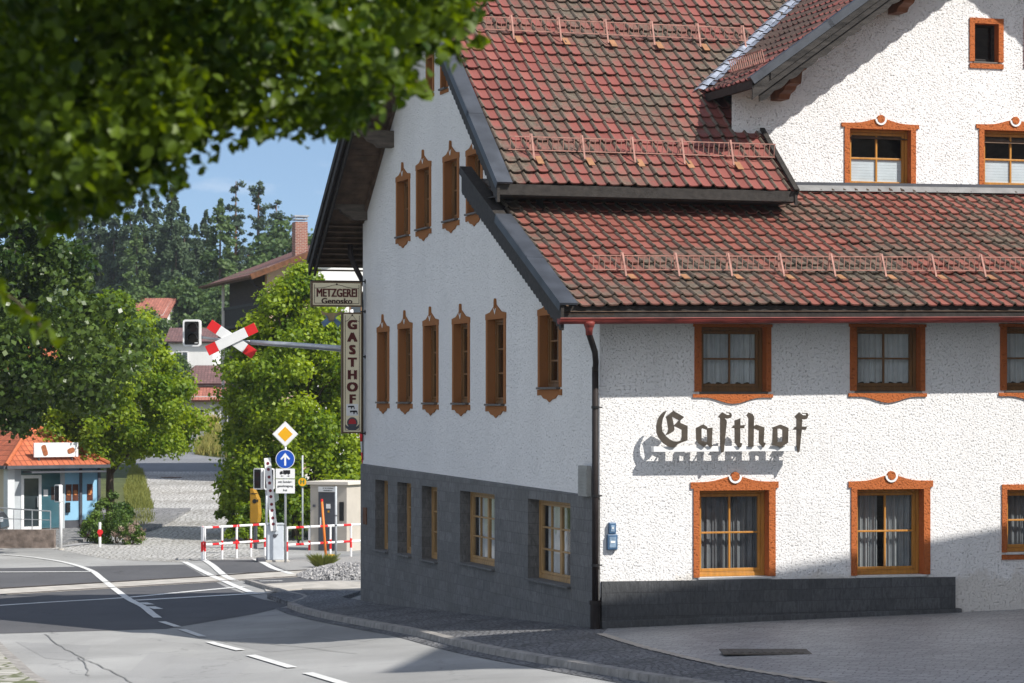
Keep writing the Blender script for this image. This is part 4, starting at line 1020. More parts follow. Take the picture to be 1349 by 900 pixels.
rt,ob,a,c,z0,z1=signboard('hanging_sign',450.5,477.5,411.5,571,'tall ivory GASTHOF sign with vertical letters at the inn corner')
m=(a+c)/2; tops=[(427,1.0),(443.5,1),(460,1),(476.5,1),(493,1),(509,1),(525,1)]
mb=MB()
for ch_,(py,_) in zip('GASTHOF',tops): text_mb(mb,ch_,fnS,m,onB(464,py+1.5,PY)[1],.185,-.004,.008,.075,1.05)
child(mb,'lettering',MAROON,rt,ob,fix=False)
zc=onB(464,540,PY)[1]; mb=MB(); mb.box(m-.13,m+.13,PY-.008,PY-.004,zc-.125,zc+.125); child(mb,'pictogram_plate',WHITEP,rt,ob)
mb=MB()
def beast(u,v,s):
    return [(u+s*x,v+s*y) for x,y in [(-.5,.18),(.32,.2),(.45,.1),(.5,-.32),(.40,-.32),(.36,-.05),(.1,-.05),(.06,-.3),(-.04,-.3),(-.1,-.02),(-.32,-.02),(-.48,-.10),(-.55,.05)]]
mb.prism(beast(m-.02,zc+.06,.14),-.012,-.0081,fnS); mb.prism(beast(m+.035,zc-.045,.16),-.012,-.0081,fnS); child(mb,'pictogram',BLACK,rt,ob)
zc=onB(464,558,PY)[1]; mb=MB(); mb.disc((m,zc+.02),.115,20,fnS,-.0085,-.0041); mb.prism([(m-.15,zc-.02),(m-.10,zc-.06),(m,zc-.075),(m+.10,zc-.06),(m+.15,zc-.02),(m+.14,zc-.10),(m+.08,zc-.135),(m,zc-.15),(m-.08,zc-.135),(m-.14,zc-.10)],-.0105,-.0041,fnS); child(mb,'crest',DARKGREYP,rt,ob)
mb=MB(); mb.prism([(m-.085,zc-.01),(m+.085,zc-.01),(m+.075,zc+.06),(m+.03,zc+.10),(m-.03,zc+.10),(m-.075,zc+.06)],-.0125,-.0086,fnS); child(mb,'crest_shield',M('crest red',(.40,.03,.035),.5,.1,4),rt,ob)
mb=MB()
for z in (z1+.02,onB(464,470,PY)[1],z0-.0): mb.tube([(c-.03,PY+.06,z),(.0,PY+.06,z)],.014,8); mb.tube([(-.014,PY+.06,z),(.012,PY+.06,z)],.04,10)
mb.tube([(c+.02,PY+.06,z0-.02),(c+.02,PY+.06,z1+.45)],.012,6)
child(mb,'bracket',BLACK,rt,ob)
mb=MB(); mb.tube([(-.02,PY+.2,zp(15)+.1),(-.02,PY+.2,onA(483,395)[1])],.012,6); mb.build('cable',DARKWOOD,inn)
# vent and boxes on the inn
y0,z_1=onA(779,614,PX); y1,z_0=onA(767,653,PX)
mb=MB(); mb.box(PX-.07,PX-.001,y0,y1,z_0,z_1)
for k in range(8):
    z=z_0+.04+k*(z_1-z_0-.08)/8; mb.box(PX-.082,PX-.0701,y0+.02,y1-.02,z,z+.03)
mb.build('vent_grille',M('grey vent metal',(.30,.30,.28),.6,.15,6),inn)
mb=MB(); mb.box(PX-.02,PX-.001,15.0,15.3,onA(480,690)[1],onA(480,668)[1]); mb.build('menu_plate',BROWNWOOD,inn)
BLUEP=M('blue enamel',(.055,.12,.22),.4,.2,7,spec=.5)
for l,r,t,b,lb in ((802,811.5,688.5,703.5,'small upper blue enamel box on the white wall beside the downpipe'),(800,813.5,704,724.5,'larger lower blue enamel box on the white wall beside the downpipe')):
    a_,zt_=onB(l,t,-.05); b_,zb_=onB(r,b,-.05)
    r_=empty('wall_box',loc2w((a_+b_)/2,-.05,zb_),ROT); tag(r_,lb,'wall box'); oo=-Vector(((a_+b_)/2,-.05,zb_))
    mb=MB(); mb.box(a_,b_,-.07,.01,zb_,zt_); child(mb,'case',BLUEP,r_,oo,bevel=.015)
    mb=MB(); mb.box(a_+.03,b_-.03,-.076,-.0701,zb_+.04,zt_-.04); child(mb,'plate',M('pale blue plate',(.22,.31,.42),.4,.3,20),r_,oo)
    mb=MB(); mb.box(a_+.05,b_-.05,-.080,-.0761,(zb_+zt_)/2-.012,(zb_+zt_)/2+.02); child(mb,'slot',WHITEP,r_,oo)
# =================================================================== STREET FURNITURE AT THE CROSSING
def root(name,p,label,cat,group=None,rz=0): o=empty(name,p,rz); tag(o,label,cat,group); return o
FX=lambda u,v,d:(u,d,v)                        # upright, facing the camera side
def part(mb,name,mat,r,**k): return mb.build(name,mat,r,**k)
# signal arm with crossbuck, mast behind the corner of the inn
Ym=59.0; mx=at(489,462,Ym).x; zg_=g(mx,Ym)
ra=root('signal_mast',(mx,Ym,zg_),'galvanised mast with a long arm reaching over the crossing','signal mast')
P=lambda px,py: (at(px,py,Ym).x-mx, 0, at(px,py,Ym).z-zg_)
mb=MB(); mb.tube([(0,0,-.1),(0,0,P(489,440)[2])],.085,14); part(mb,'pole',GALV,ra,smooth=True)
mb=MB(); mb.tube([P(489,463.5),P(450,459.5),P(400,455.5),P(330,451)],[.075,.07,.062,.055],12); part(mb,'arm',GALV,ra,smooth=True)
mb=MB(); mb.tube([P(332,451),P(300,449),P(264,444.5)],[.04,.035,.03],10); part(mb,'arm_extension',GREYP,ra,smooth=True)
rc=root('crossbuck',at(305.5,447,Ym-.12),'red tipped white crossbuck on the signal arm','crossbuck')
def slab(mb,u0,u1,w,ang,d0,d1): mb.prism(rotp([(u0,-w/2),(u1,-w/2),(u1,w/2),(u0,w/2)],ang,0,0),d0,d1,FX)
for j,ang in enumerate((-.60,.45)):
    w=MB(); slab(w,-.36,.36,.225,ang,-.03-j*.034,-j*.034); part(w,'blade',WHITEP,rc,bevel=.004)
    for sg in (1,-1):
        t=MB(); slab(t,.362*sg,.605*sg,.225,ang,-.03-j*.034,-j*.034); part(t,'red_tip',REDP,rc,bevel=.004)
mb=MB(); mb.tube([(0,0,-.05),(0,.12,-.05)],.03,8); part(mb,'clamp',GALV,rc)
def rrect(w,h,r,n=5):
    out=[]
    for cx_,cy_,a0 in ((w/2-r,h/2-r,0),(-w/2+r,h/2-r,90),(-w/2+r,-h/2+r,180),(w/2-r,-h/2+r,270)):
        for k in range(n+1): a=rad(a0+90*k/n); out.append((cx_+r*math.cos(a),cy_+r*math.sin(a)))
    return out
LENS=M('unlit lens',(.022,.005,.005),.35,.2,5,spec=.3); LENSA=M('unlit amber lens',(.024,.012,.005),.35,.2,5,spec=.3)
def signal(r,w,h,lamps=2,flip=1):
    """backing board with pale rim, dark face, hooded lamps"""
    mb=MB(); mb.prism(rrect(w,h,.06),-.06,.10,FX); part(mb,'housing',WHITEP,r,bevel=.004)
    mb=MB(); mb.prism(rrect(w-.085,h-.085,.03),-.066,-.0605,FX); part(mb,'face_board',BLACK,r)
    for k in range(lamps):
        v=h*(.2-.4*k) if lamps==2 else 0
        mb=MB(); mb.disc((.03,v),.095,20,FX,-.072,-.0665); part(mb,'lens',LENS if k==0 else LENSA,r)
        mb=MB(); n=16
        for i in range(n):
            a=rad(-10)+rad(200)*i/n; b=rad(-10)+rad(200)*(i+1)/n
            mb.quad((.03+.105*math.cos(a),-.068,v+.105*math.sin(a)),(.03+.105*math.cos(b),-.068,v+.105*math.sin(b)),(.03+.105*math.cos(b),-.22,v+.105*math.sin(b)),(.03+.105*math.cos(a),-.22,v+.105*math.sin(a)))
        part(mb,'visor',BLACK,r,fix=False)
    mb=MB(); mb.box(w*.16,w*.34,-.0705,-.0661,-h/2+.075,-h/2+.09); part(mb,'sticker',WHITEP,r)
rs=root('traffic_signal',at(253,439,Ym-.1),'two lamp signal with a pale rim at the end of the arm','signal'); signal(rs,.40,.60)
# raised boom next to the inn corner
Yb=60.2; tb=at(463,408,Yb); bb=at(481,625,Yb); pb=root('barrier_boom',bb,'red and white striped boom raised upright behind the hanging signs','barrier')
d=tb-bb; n=15
w_=MB(); w_.tube([d*0,d],[.054,.039],10); bo=part(w_,'boom',WHITEP,pb,smooth=True)
for k in range(1,n,2): r_=MB(); r_.tube([d*(k/n),d*((k+1)/n)],.0575-.015*k/n,10); part(r_,'red_stripe',REDP,bo,smooth=True)
zb_=g(bb.x,bb.y)-bb.z; mb=MB(); mb.box(-.02,.42,-.2,.25,zb_,zb_+1.15); part(mb,'drive_box',GREYP,pb,bevel=.02)
# opposite barrier drive with its boom seen edge-on
Yo=79.5; p=G(362,739); p=Vector((at(362,739,Yo).x,Yo,g(at(362,739,Yo).x,Yo))); po=root('barrier_drive',p,'grey barrier drive box with a short upright white boom','barrier',rz=.18)
mb=MB(); mb.box(-.25,.25,-.22,.22,.07,1.12); part(mb,'drive_box',M('pale blue grey box',(.50,.54,.58),.5,.1,3),po,bevel=.025)
mb=MB(); mb.box(-.27,.27,-.24,.24,1.12,1.17); part(mb,'lid',GREYP,po,bevel=.015)
mb=MB(); mb.box(-.30,.42,-.28,.28,-.1,.07); part(mb,'foundation',CONC,po,bevel=.02)
mb=MB(); mb.disc((-.02,.80),.06,16,FX,-.235,-.2205); mb.prism([(-.02,.80),(.06,.86),(.08,.83)],-.245,-.236,FX); part(mb,'badge',DARKGREYP,po)
b0=Vector((-.05,-.26,.95)); b1=Vector(((351.5-358.5)*Yo/F-.09,-.26,3.13)); ax=(b1-b0).normalized()
mb=MB(); mb.beam(b0,b1,.20,.07); part(mb,'boom',WHITEP,po,bevel=.01)
mb=MB(); L_=(b1-b0).length
for k in range(5):
    for q in (-.09,.09):
        t=b0+ax*(.30+k*(L_-.55)/4+q); mb.disc((t.x+.0,t.z),.047,10,FX,-.302,-.2955)
part(mb,'reflector',M('dark red reflector',(.16,.02,.03),.3,.1,4),po)
mb=MB(); mb.box(-.55,-.30,-.2,.15,-.02,.14); part(mb,'counterweight',DARKGREYP,po,bevel=.03)
# striped railings
def railing(pts, label, posts, h=1.0, group='red and white railings at the crossing'):
    P0=pts[0]; r=root('railing',P0,label,'railing',group); W=MB(); R=MB(); PW=MB(); PR=MB()
    rel=[q-P0 for q in pts]
    for a,b in zip(rel,rel[1:]):
        L_=(b-a).length; n=max(2,round(L_/.42))
        for hh in (h,h*.48):
            for k in range(n):
                (R if k%3==1 else W).tube([a+(b-a)*(k/n)+Vector((0,0,hh)),a+(b-a)*((k+1)/n)+Vector((0,0,hh))],.036,8)
    for t in posts:
        i=min(int(t*(len(rel)-1)),len(rel)-2); f=t*(len(rel)-1)-i; q=rel[i]+(rel[i+1]-rel[i])*f
        o_=MB(); o_.tube([q+Vector((0,0,-.05)),q+Vector((0,0,h*.28))],.034,8); o_.tube([q+Vector((0,0,h*.58)),q+Vector((0,0,h+.03))],.034,8); o_.tube([q+Vector((0,0,h*.28)),q+Vector((0,0,h*.58))],.036,8,mi=1)
        o_.build('post',[WHITEP,REDP],r)
    part(W,'rail',WHITEP,r); part(R,'red_band',REDP,r)
a1=G(267,737); a2=G(275,741); a3=G(351,735)
railing([Vector((a1.x,a1.y,a1.z)),Vector((a1.x+.12,a1.y-1.2,g(a1.x,a1.y-1.2)))],'short return of the striped railing beside the dark footpath',[0,1])
a1b=Vector((a1.x+.18,a1.y-1.0,0)); a1b.z=g(a1b.x,a1b.y); a3=Vector((at(349,735,84).x,84,0)); a3.z=g(a3.x,a3.y)
railing([a1b,a3],'red and white railing across the end of the cobbled lane',[0,.28,.52,.76,1])
c1=Vector((at(378,733,80.5).x,80.5,0)); c1.z=g(c1.x,c1.y); c2=Vector((at(492,725,84.5).x,84.5,0)); c2.z=g(c2.x,c2.y)
railing([c1,c2],'red and white railing in front of the signal hut',[0,.25,.49,.73,1])
# priority road sign post
Ys=79.0; xs_=at(376,739,Ys).x; zs_=g(xs_,Ys); rp=root('sign_post',(xs_,Ys,zs_),'grey post carrying diamond, arrow and truck plate signs','sign post')
P=lambda px,py: (at(px,py,Ys).x-xs_, at(px,py,Ys).z-zs_)
mb=MB(); mb.tube([(0,0,-.1),(0,0,P(376,560)[1])],.036,10); part(mb,'pole',GALV,rp,smooth=True)
cz=P(376,572)[1]; s=.40
def dia(s): return [(-s,cz),(0,cz-s),(s,cz),(0,cz+s)]
YEL=M('sign yellow',(.74,.38,.01),.45,.05,4); BLU=M('sign blue',(.01,.075,.42),.45,.05,4)
mb=MB(); mb.prism(dia(.385),-.075,-.055,FX); di=part(mb,'priority_plate',WHITEP,rp)
mb=MB(); mb.prism(dia(.375),-.0765,-.0752,FX); part(mb,'rim',M('sign rim grey',(.62,.62,.62),.5,.05,4),di)
mb=MB(); mb.prism(dia(.36),-.079,-.0767,FX); part(mb,'white_field',WHITEP,di)
mb=MB(); mb.prism(dia(.225),-.082,-.0792,FX); part(mb,'yellow_field',YEL,di)
cz=P(376,605)[1]; mb=MB(); mb.disc((0,cz),.285,32,FX,-.075,-.055); ci=part(mb,'arrow_plate',WHITEP,rp)
mb=MB(); mb.disc((0,cz),.268,32,FX,-.078,-.0755); part(mb,'blue_field',BLU,ci)
mb=MB(); mb.prism([(-.028,cz-.19),(.028,cz-.19),(.028,cz+.06),(.115,cz-.02),(.145,cz+.01),(0,cz+.19),(-.145,cz+.01),(-.115,cz-.02),(-.028,cz+.06)],-.081,-.0785,FX); part(mb,'arrow',WHITEP,ci)
mb=MB(); z1_=P(376,617.5)[1]; z0_=P(376,650)[1]; zm=P(376,631)[1]
mb.box(-.285,.285,-.075,-.055,zm+.012,z1_); pl=part(mb,'truck_plate',WHITEP,rp,bevel=.006); mb=MB(); mb.box(-.285,.285,-.075,-.055,z0_,zm-.012); pl2=part(mb,'text_plate',WHITEP,rp,bevel=.006)
mb=MB(); v=(zm+z1_)/2+.01; mb.box(-.06,.15,-.08,-.0755,v,v+.10); mb.prism([(-.16,v),(-.075,v),(-.075,v+.07),(-.13,v+.07),(-.16,v+.035)],-.08,-.0755,FX)
for u in (-.125,.0,.10): mb.disc((u,v-.012),.022,10,FX,-.0815,-.0802)
mb.box(-.16,.15,-.0795,-.0757,v-.012,v+.001)
for sg in (1,-1): mb.prism([(.14*sg,v-.075),(.09*sg,v-.055),(.09*sg,v-.095)],-.079,-.0755,FX); mb.box(min(.05*sg,.1*sg),max(.05*sg,.1*sg),-.079,-.0755,v-.079,v-.071)
part(mb,'pictogram',BLACK,pl)
mb=MB(); 
for k,tx in enumerate(('mit Sonder-','genehmigung','frei')): text_mb(mb,tx,FX,0,(z0_+zm)/2+.13-k*.125,.065,-.0755,.004,.01,.95)
part(mb,'lettering',BLACK,pl2,fix=False)
mb=MB()
for z in (P(0,572)[1],P(0,605)[1],P(0,625)[1],P(0,643)[1]): mb.tube([(0,0,z-.02),(0,0,z+.02)],.045,10); mb.box(-.02,.02,-.055,-.03,z-.02,z+.02)
part(mb,'clamp',GALV,rp)
# pair of crossing signals beyond, seen at an angle
Y=85; x=at(351,700,Y).x; z=g(x,Y); rq=root('crossing_signal',(x,Y,z),'pale rimmed signal pair on a post behind the barrier box','signal',rz=-.35)
mb=MB(); mb.tube([(0,0,-.1),(0,0,2.75)],.04,10); part(mb,'pole',GALV,rq,smooth=True)
zc=at(340,631,Y).z-z
for dxx,rot in ((-.25,-.25),(.12,.5)):
    h=empty('signal_head',(dxx,-.05,zc),rot); h.parent=rq
    for q in list(bpy.data.objects):
        pass
    mb=MB(); mb.prism(rrect(.34,.68,.05),-.06,.08,FX); hh=mb.build('signal_head',WHITEP,rq,bevel=.004); bpy.data.objects.remove(h)
    hh.location=(dxx,-.05,zc); hh.rotation_euler=(0,0,rot)
    mb=MB(); mb.prism(rrect(.265,.60,.03),-.066,-.0605,FX); mb.build('face_board',BLACK,hh)
    for k in (0,1):
        mb=MB(); mb.disc((0,.14-.28*k),.09,16,FX,-.072,-.0665); mb.build('lens',LENS,hh)
mb=MB(); mb.prism([(.12,1.55),(.42,1.75),(.40,2.05),(.12,1.95)],.02,.03,FX); part(mb,'back_plate',M('dull green grey plate',(.22,.27,.24),.5,.15,5),rq)
# yellow mail box
Y=89; x=at(336.5,690,Y).x; z=g(x,Y); ry=root('mail_box',(x,Y,z),'yellow mail box with a black post horn in front of the lime tree','mail box',rz=-.25)
ry.location.z+=.62
mb=MB(); mb.prism([(-.15,.25),(.13,.25),(.17,.55),(.13,1.05),(-.04,1.40),(-.15,1.40)],-.14,.16,FX); part(mb,'case',M('mail yellow',(.34,.18,.015),.5,.1,4),ry,bevel=.02)
mb=MB(); mb.disc((.02,.98),.075,16,FX,-.148,-.1405); mb.prism([(.07,1.0),(.15,1.05),(.15,.94)],-.147,-.1406,FX); part(mb,'horn_emblem',BLACK,ry)
mb=MB(); mb.box(-.12,.12,-.15,-.1405,1.22,1.25); part(mb,'slot',BLACK,ry)
mb=MB(); mb.box(-.05,.05,-.05,.05,-.75,.26); part(mb,'stand',DARKGREYP,ry)
# bus stop
Y=92; x=at(398.5,690,Y).x; z=g(x,Y); rb=root('bus_stop_sign',(x,Y,z),'round yellow H bus stop sign on a thin grey post','bus stop sign')
mb=MB(); mb.tube([(0,0,-.1),(0,0,at(0,600,Y).z-z)],.03,10); part(mb,'pole',GREYP,rb,smooth=True)
cz=at(0,635,Y).z-z; mb=MB(); mb.disc((0,cz),.17,28,FX,-.06,-.035); bp=part(mb,'disc',M('sign green',(.02,.16,.06),.5,.1,4),rb)
mb=MB(); mb.disc((0,cz),.145,28,FX,-.064,-.0605); part(mb,'yellow_field',YEL,bp)
mb=MB(); text_mb(mb,'H',FX,0,cz,.15,-.0645,.003,.03,1.0); part(mb,'letter',M('sign green',(.02,.16,.06),.5,.1,4),bp,fix=False)
# signal hut
Y=87.0; hx=at(457,728,Y).x; hz=g(hx,Y); HB=M('beige hut wall',(.46,.42,.365),.8,.08,2,bmp=.3,bs=60); HC=M('pale hut wall',(.62,.57,.50),.8,.06,2,bmp=.3,bs=60)
hut=root('signal_hut',(hx,Y,hz),'beige concrete signal hut with a dark grey door behind the railing','hut',rz=-.42)
# local: x to the camera's left along the shaded face is negative, y goes back
mb=MB(); mb.box(-1.37,0,0,1.6,-.3,2.18); part(mb,'wall',HB,hut,bevel=.015)
mb=MB(); mb.box(-1.47,.09,-.09,1.7,2.18,2.29); part(mb,'roof',HC,hut,bevel=.01)
mb=MB(); mb.box(-1.05,-.38,-.02,.005,.02,1.93); dr=part(mb,'door',DARKGREYP,hut)
mb=MB(); mb.box(-.98,-.95,-.05,-.021,.85,1.10); part(mb,'handle',WHITEP,dr)
mb=MB(); mb.box(-.76,-.60,-.026,-.0205,1.40,1.55); part(mb,'notice',WHITEP,dr)
mb=MB(); mb.box(-.70,-.64,-.026,-.0205,1.27,1.33); part(mb,'sticker',YEL,dr)
mb=MB(); mb.box(-1.05,-.40,-.03,-.003,1.95,2.12); sp_=part(mb,'sign_plate',WHITEP,hut)
mb=MB()                                                # two lines of tiny illegible print
for z_,ws in ((2.065,((-.88,-.83),(-.80,-.74),(-.71,-.50))),(1.99,((-.86,-.52),))):
    for a_,b_ in ws:
        x_=a_
        while x_<b_: h_=random.choice((.026,.026,.036)); mb.box(x_,x_+.012,-.0335,-.0305,z_-.013,z_-.013+h_); x_+=.019
part(mb,'lettering',BLACK,sp_)
mb=MB(); mb.box(-.27,-.11,-.03,-.002,1.0,1.62); part(mb,'control_panel',BLACK,hut)
mb=MB(); mb.box(-1.25,-1.16,-.05,-.002,1.44,1.52); part(mb,'lamp',DARKGREYP,hut)
# slender posts by the hut
Y=81; x=at(442.5,738,Y).x; mb=MB(); z=g(x,Y); mb.tube([(0,0,-.1),(0,0,at(0,641,Y).z-z)],.035,10); o=empty('marker_post',(x,Y,z)); tag(o,'tall thin pale grey post standing before the signal hut','post'); mb.build('pole',GREYP,o,smooth=True)
mb=MB()
for zz in (1.05,1.35): mb.tube([(0,0,zz),(0,0,zz+.03)],.045,10)
mb.build('clamp',DARKGREYP,o)
Y=80.6; x=at(430,738,Y).x; z=g(x,Y); o=empty('snow_pole',(x,Y,z)); tag(o,'orange leaning snow pole in front of the signal hut','snow pole')
mb=MB(); mb.tube([(0,0,-.1),(-.14,0,1.86)],[.04,.034],10); mb.build('pole',M('orange paint',(.75,.20,.03),.5,.1,4),o,smooth=True)
mb=MB(); mb.tube([(-.14,0,1.80),(-.141,0,1.875)],.038,10); mb.build('cap',REDP,o)
Y=81.5; x=at(434.5,735,Y).x; z=g(x,Y); o=empty('cable_cover',(x,Y,z)); tag(o,'small yellow cable cover on the ground by the railing','cover'); mb=MB(); mb.box(-.17,.17,-.1,.1,0,.16); mb.build('case',YEL,o,bevel=.04); mb=MB(); mb.box(-.2,.2,-.13,.13,-.05,.02); mb.build('base',BLACK,o)
# delineator and left signal post
Y=90; p=at(131.5,713,Y); z=g(p.x,Y); o=empty('marker_post',(p.x,Y,z)); tag(o,'short white marker post with a red disc by the flower bushes','post')
mb=MB(); mb.tube([(0,0,-.1),(0,0,.85)],.045,10); mb.build('pole',WHITEP,o); mb=MB(); mb.disc((.02,.52),.095,16,FX,-.075,-.05); mb.build('disc',REDP,o); mb=MB(); mb.tube([(0,0,.36),(0,0,.56)],.047,10); mb.build('red_band',REDP,o)
Y=88; p=at(80,712,Y); z=g(p.x,Y); o=empty('crossing_signal',(p.x,Y,z)); tag(o,'white pole with a side-turned signal head in front of the glass pavilion','signal')
mb=MB(); mb.tube([(0,0,-.1),(0,0,2.15)],.055,12); mb.build('pole',WHITEP,o,smooth=True)
mb=MB(); mb.prism(rrect(.34,.58,.05),-.06,.06,FX); hh=mb.build('signal_head',WHITEP,o,bevel=.004); hh.location=(-.07,-.04,1.88); hh.rotation_euler=(0,0,-.9)
mb=MB(); mb.prism(rrect(.26,.50,.03),-.066,-.0605,FX); mb.build('face_board',BLACK,hh)
for k in (0,1): mb=MB(); mb.disc((0,.11-.22*k),.085,16,FX,-.072,-.0665); mb.build('lens',LENS,hh)
mb=MB(); mb.tube([(0,0,-.05),(0,0,.05)],.11,12); mb.build('base',CONC,o)
# =================================================================== TREES
BARK=M('grey brown bark',(.10,.075,.055),.9,.4,6,bmp=.9,bs=14,stretch=(3,3,.6)); BARK_P=M('orange pine bark',(.20,.10,.055),.9,.35,4,bmp=.6,bs=14)
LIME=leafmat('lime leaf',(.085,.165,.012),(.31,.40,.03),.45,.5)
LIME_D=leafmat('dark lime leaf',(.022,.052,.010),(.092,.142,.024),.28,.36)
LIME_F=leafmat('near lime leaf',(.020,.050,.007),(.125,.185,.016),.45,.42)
BUSH=leafmat('bush leaf',(.035,.08,.014),(.12,.19,.03),.25,.5)
SPRUCE=leafmat('spruce needle',(.018,.042,.022),(.070,.110,.048),.2,.7)
PINE=leafmat('pine needle',(.025,.05,.03),(.08,.12,.065),.2,.7)
BROAD=leafmat('wood broadleaf',(.030,.070,.020),(.105,.165,.045),.3,.6)
FLOWER=leafmat('pale pink blossom',(.22,.16,.12),(.48,.36,.30),.3,.7)
def leaves(name, P, size, mat, tone, parent=None, shape='diamond', up=.6, out=None, width=.42, droop=0):
    """many separate leaf faces; P (n,3), size scalar or (n,), tone (n,)"""
    n=len(P); sz=np.broadcast_to(np.asarray(size,float),(n,))*RNG.uniform(.7,1.25,n)
    nr=RNG.normal(size=(n,3)); nr[:,2]+=up
    if out is not None: nr+=out*1.0
    nr/=np.linalg.norm(nr,axis=1)[:,None]
    ax=RNG.normal(size=(n,3)); ax[:,2]-=droop; ax-=nr*(ax*nr).sum(1)[:,None]; ax/=np.linalg.norm(ax,axis=1)[:,None]
    sd=np.cross(nr,ax)
    if shape=='diamond':
        prof=[(-.5,0,0),(.05,width,.10),(.5,0,-.05),(.05,-width,.10)]; faces=[(0,1,2,3)]
    else:
        prof=[(-.42,0,0),(-.46,.22,.04),(-.15,.46,.10),(.18,.34,.09),(.55,0,-.06),(.18,-.34,.09),(-.15,-.46,.10),(-.46,-.22,.04)]
        faces=[(0,1,2,3,4),(4,5,6,7,0)]
    k=len(prof); V=np.empty((n,k,3))
    for i,(a,b,c) in enumerate(prof): V[:,i,:]=P+sz[:,None]*(ax*a+sd*b+nr*c)
    V=V.reshape(-1,3)
    me=bpy.data.meshes.new(name); me.vertices.add(len(V)); me.vertices.foreach_set('co',V.ravel())
    tot=sum(len(f) for f in faces); base=(np.arange(n)*k)[:,None]
    idx=np.concatenate([base+np.array(f)[None,:] for f in faces],axis=1).ravel()
    me.loops.add(len(idx)); me.loops.foreach_set('vertex_index',idx.astype(np.int32))
    ln=np.tile(np.array([len(f) for f in faces]),n); st=np.concatenate([[0],np.cumsum(ln)[:-1]])
    me.polygons.add(len(ln)); me.polygons.foreach_set('loop_start',st.astype(np.int32)); me.polygons.foreach_set('loop_total',ln.astype(np.int32))
    me.materials.append(mat)
    at_=me.attributes.new('tone','FLOAT','POINT'); at_.data.foreach_set('value',np.repeat(np.clip(tone,0,1),k).astype(np.float32))
    me.update(calc_edges=True); me.validate()
    o=bpy.data.objects.new(name,me); COL.objects.link(o)
    if parent: o.parent=parent
    return o
def clump_points(centres, radii, per, squash=.8):
    P=[];T=[];O=[]
    for (c,r,m) in zip(centres,radii,per):
        d=RNG.normal(size=(m,3)); d/=np.linalg.norm(d,axis=1)[:,None]
        rr=r*(RNG.uniform(0,1,m)**.45)*(1+.35*RNG.normal(size=m)*.5)
        q=d*rr[:,None]; q[:,2]*=squash; q[:,2]-= .10*(q[:,0]**2+q[:,1]**2)/max(r,.1)
        P.append(q+np.array(c)); O.append(d); T.append(np.full(m,RNG.uniform(.15,.85))+RNG.normal(0,.18,m))
    return np.concatenate(P),np.concatenate(T),np.concatenate(O)
def limbs(mb, base, top, r, targets, h0):
    base=Vector(base); top=Vector(top)
    mid=[base+(top-base)*t+Vector((random.uniform(-.08,.08),random.uniform(-.08,.08),0))*(1 if 0<t<1 else 0) for t in (0,.2,.45,.7,1)]
    mb.tube([base-Vector((0,0,.3)),*mid],[r*1.35,r*1.15,r*.9,r*.65,r*.42,r*.15],12)
    for c in targets:
        c=Vector(c); t=min(.95,max(h0,(c.z-base.z)/(top.z-base.z)*.62)); s=base+(top-base)*t; m_=s.lerp(c,.5)+Vector((0,0,(c-s).length*.12))
        mb.tube([s,m_,c],[r*.42*(1-t*.5),r*.24,r*.06],7)
def crown(prof, n, seed_axis=(0,0), shell=.55, stretch=(1,1)):
    """clump centres inside a crown given by (height, radius) steps"""
    hs=[p[0] for p in prof]; rs=[p[1] for p in prof]; out=[]
    while len(out)<n:
        h=random.uniform(hs[0],hs[-1]); r=float(np.interp(h,hs,rs))
        if random.random()>r/max(rs)*1.05: continue
        a=random.random()*6.283; q=r*(shell+(1-shell)*random.random()) if random.random()<.8 else r*random.random()
        q*=random.uniform(.86,1.12)
        out.append((q*math.cos(a)*stretch[0],q*math.sin(a)*stretch[1],h))
    return out
def broad_tree(name, loc, label, cat, prof, n, rad_c, per, leaf, mat, trunk=(.16,3), extra=(), group=None, shape='diamond', lean=(0,0), stretch=(1,1), bark=BARK, shell=.55, droop=.3):
    r=empty(name,loc); tag(r,label,cat,group)
    C=crown(prof,n,shell=shell,stretch=stretch); H=prof[-1][0]
    C=[(x+lean[0]*z/H,y+lean[1]*z/H,z) for x,y,z in C]
    C+=list(extra)
    P,T,O=clump_points(C,[random.uniform(*rad_c) for _ in C],[int(per*random.uniform(.7,1.3)) for _ in C])
    mb=MB(); limbs(mb,(0,0,0),(lean[0]*.8,lean[1]*.8,H*.86),trunk[0],random.sample(C,min(len(C),22)),trunk[1]/H); mb.build('trunk',bark,r,smooth=True)
    leaves('crown',P,leaf,mat,T,r,shape,out=O,droop=droop); return r
# lime by the pavilion
Y=104; p=at(146,662,Y); z0=g(p.x,Y)
broad_tree('lime_tree',(p.x,Y,z0),'bright green lime tree with a slim trunk between the pavilion and the lane','tree',[(2.7,2.2),(3.3,3.35),(4.8,3.45),(6.4,2.7),(7.9,1.6),(9.1,.35)],185,(.42,.80),330,.155,LIME,(.17,1.9),lean=(-.2,0),extra=[tuple(at(q,w,Y-random.uniform(-.5,1.6))-Vector((p.x,Y,z0))) for q,w in ((78,575),(92,565),(100,585),(115,578),(128,590),(140,580),(152,592),(88,592),(120,560),(165,585),(185,590),(205,585),(225,578),(108,548),(80,550))])
# lime by the crossing: crown almost to the ground
Y=97; p=at(392,690,Y); z0=g(p.x,Y)
broad_tree('lime_tree',(p.x,Y,z0),'tall dense lime tree behind the signal hut and the yellow mail box','tree',[(.7,2.1),(2.2,2.75),(4.0,3.0),(6.0,2.75),(7.4,2.0),(8.6,1.25),(9.7,.3)],235,(.45,.9),340,.155,LIME,(.2,1.0),shell=.55)
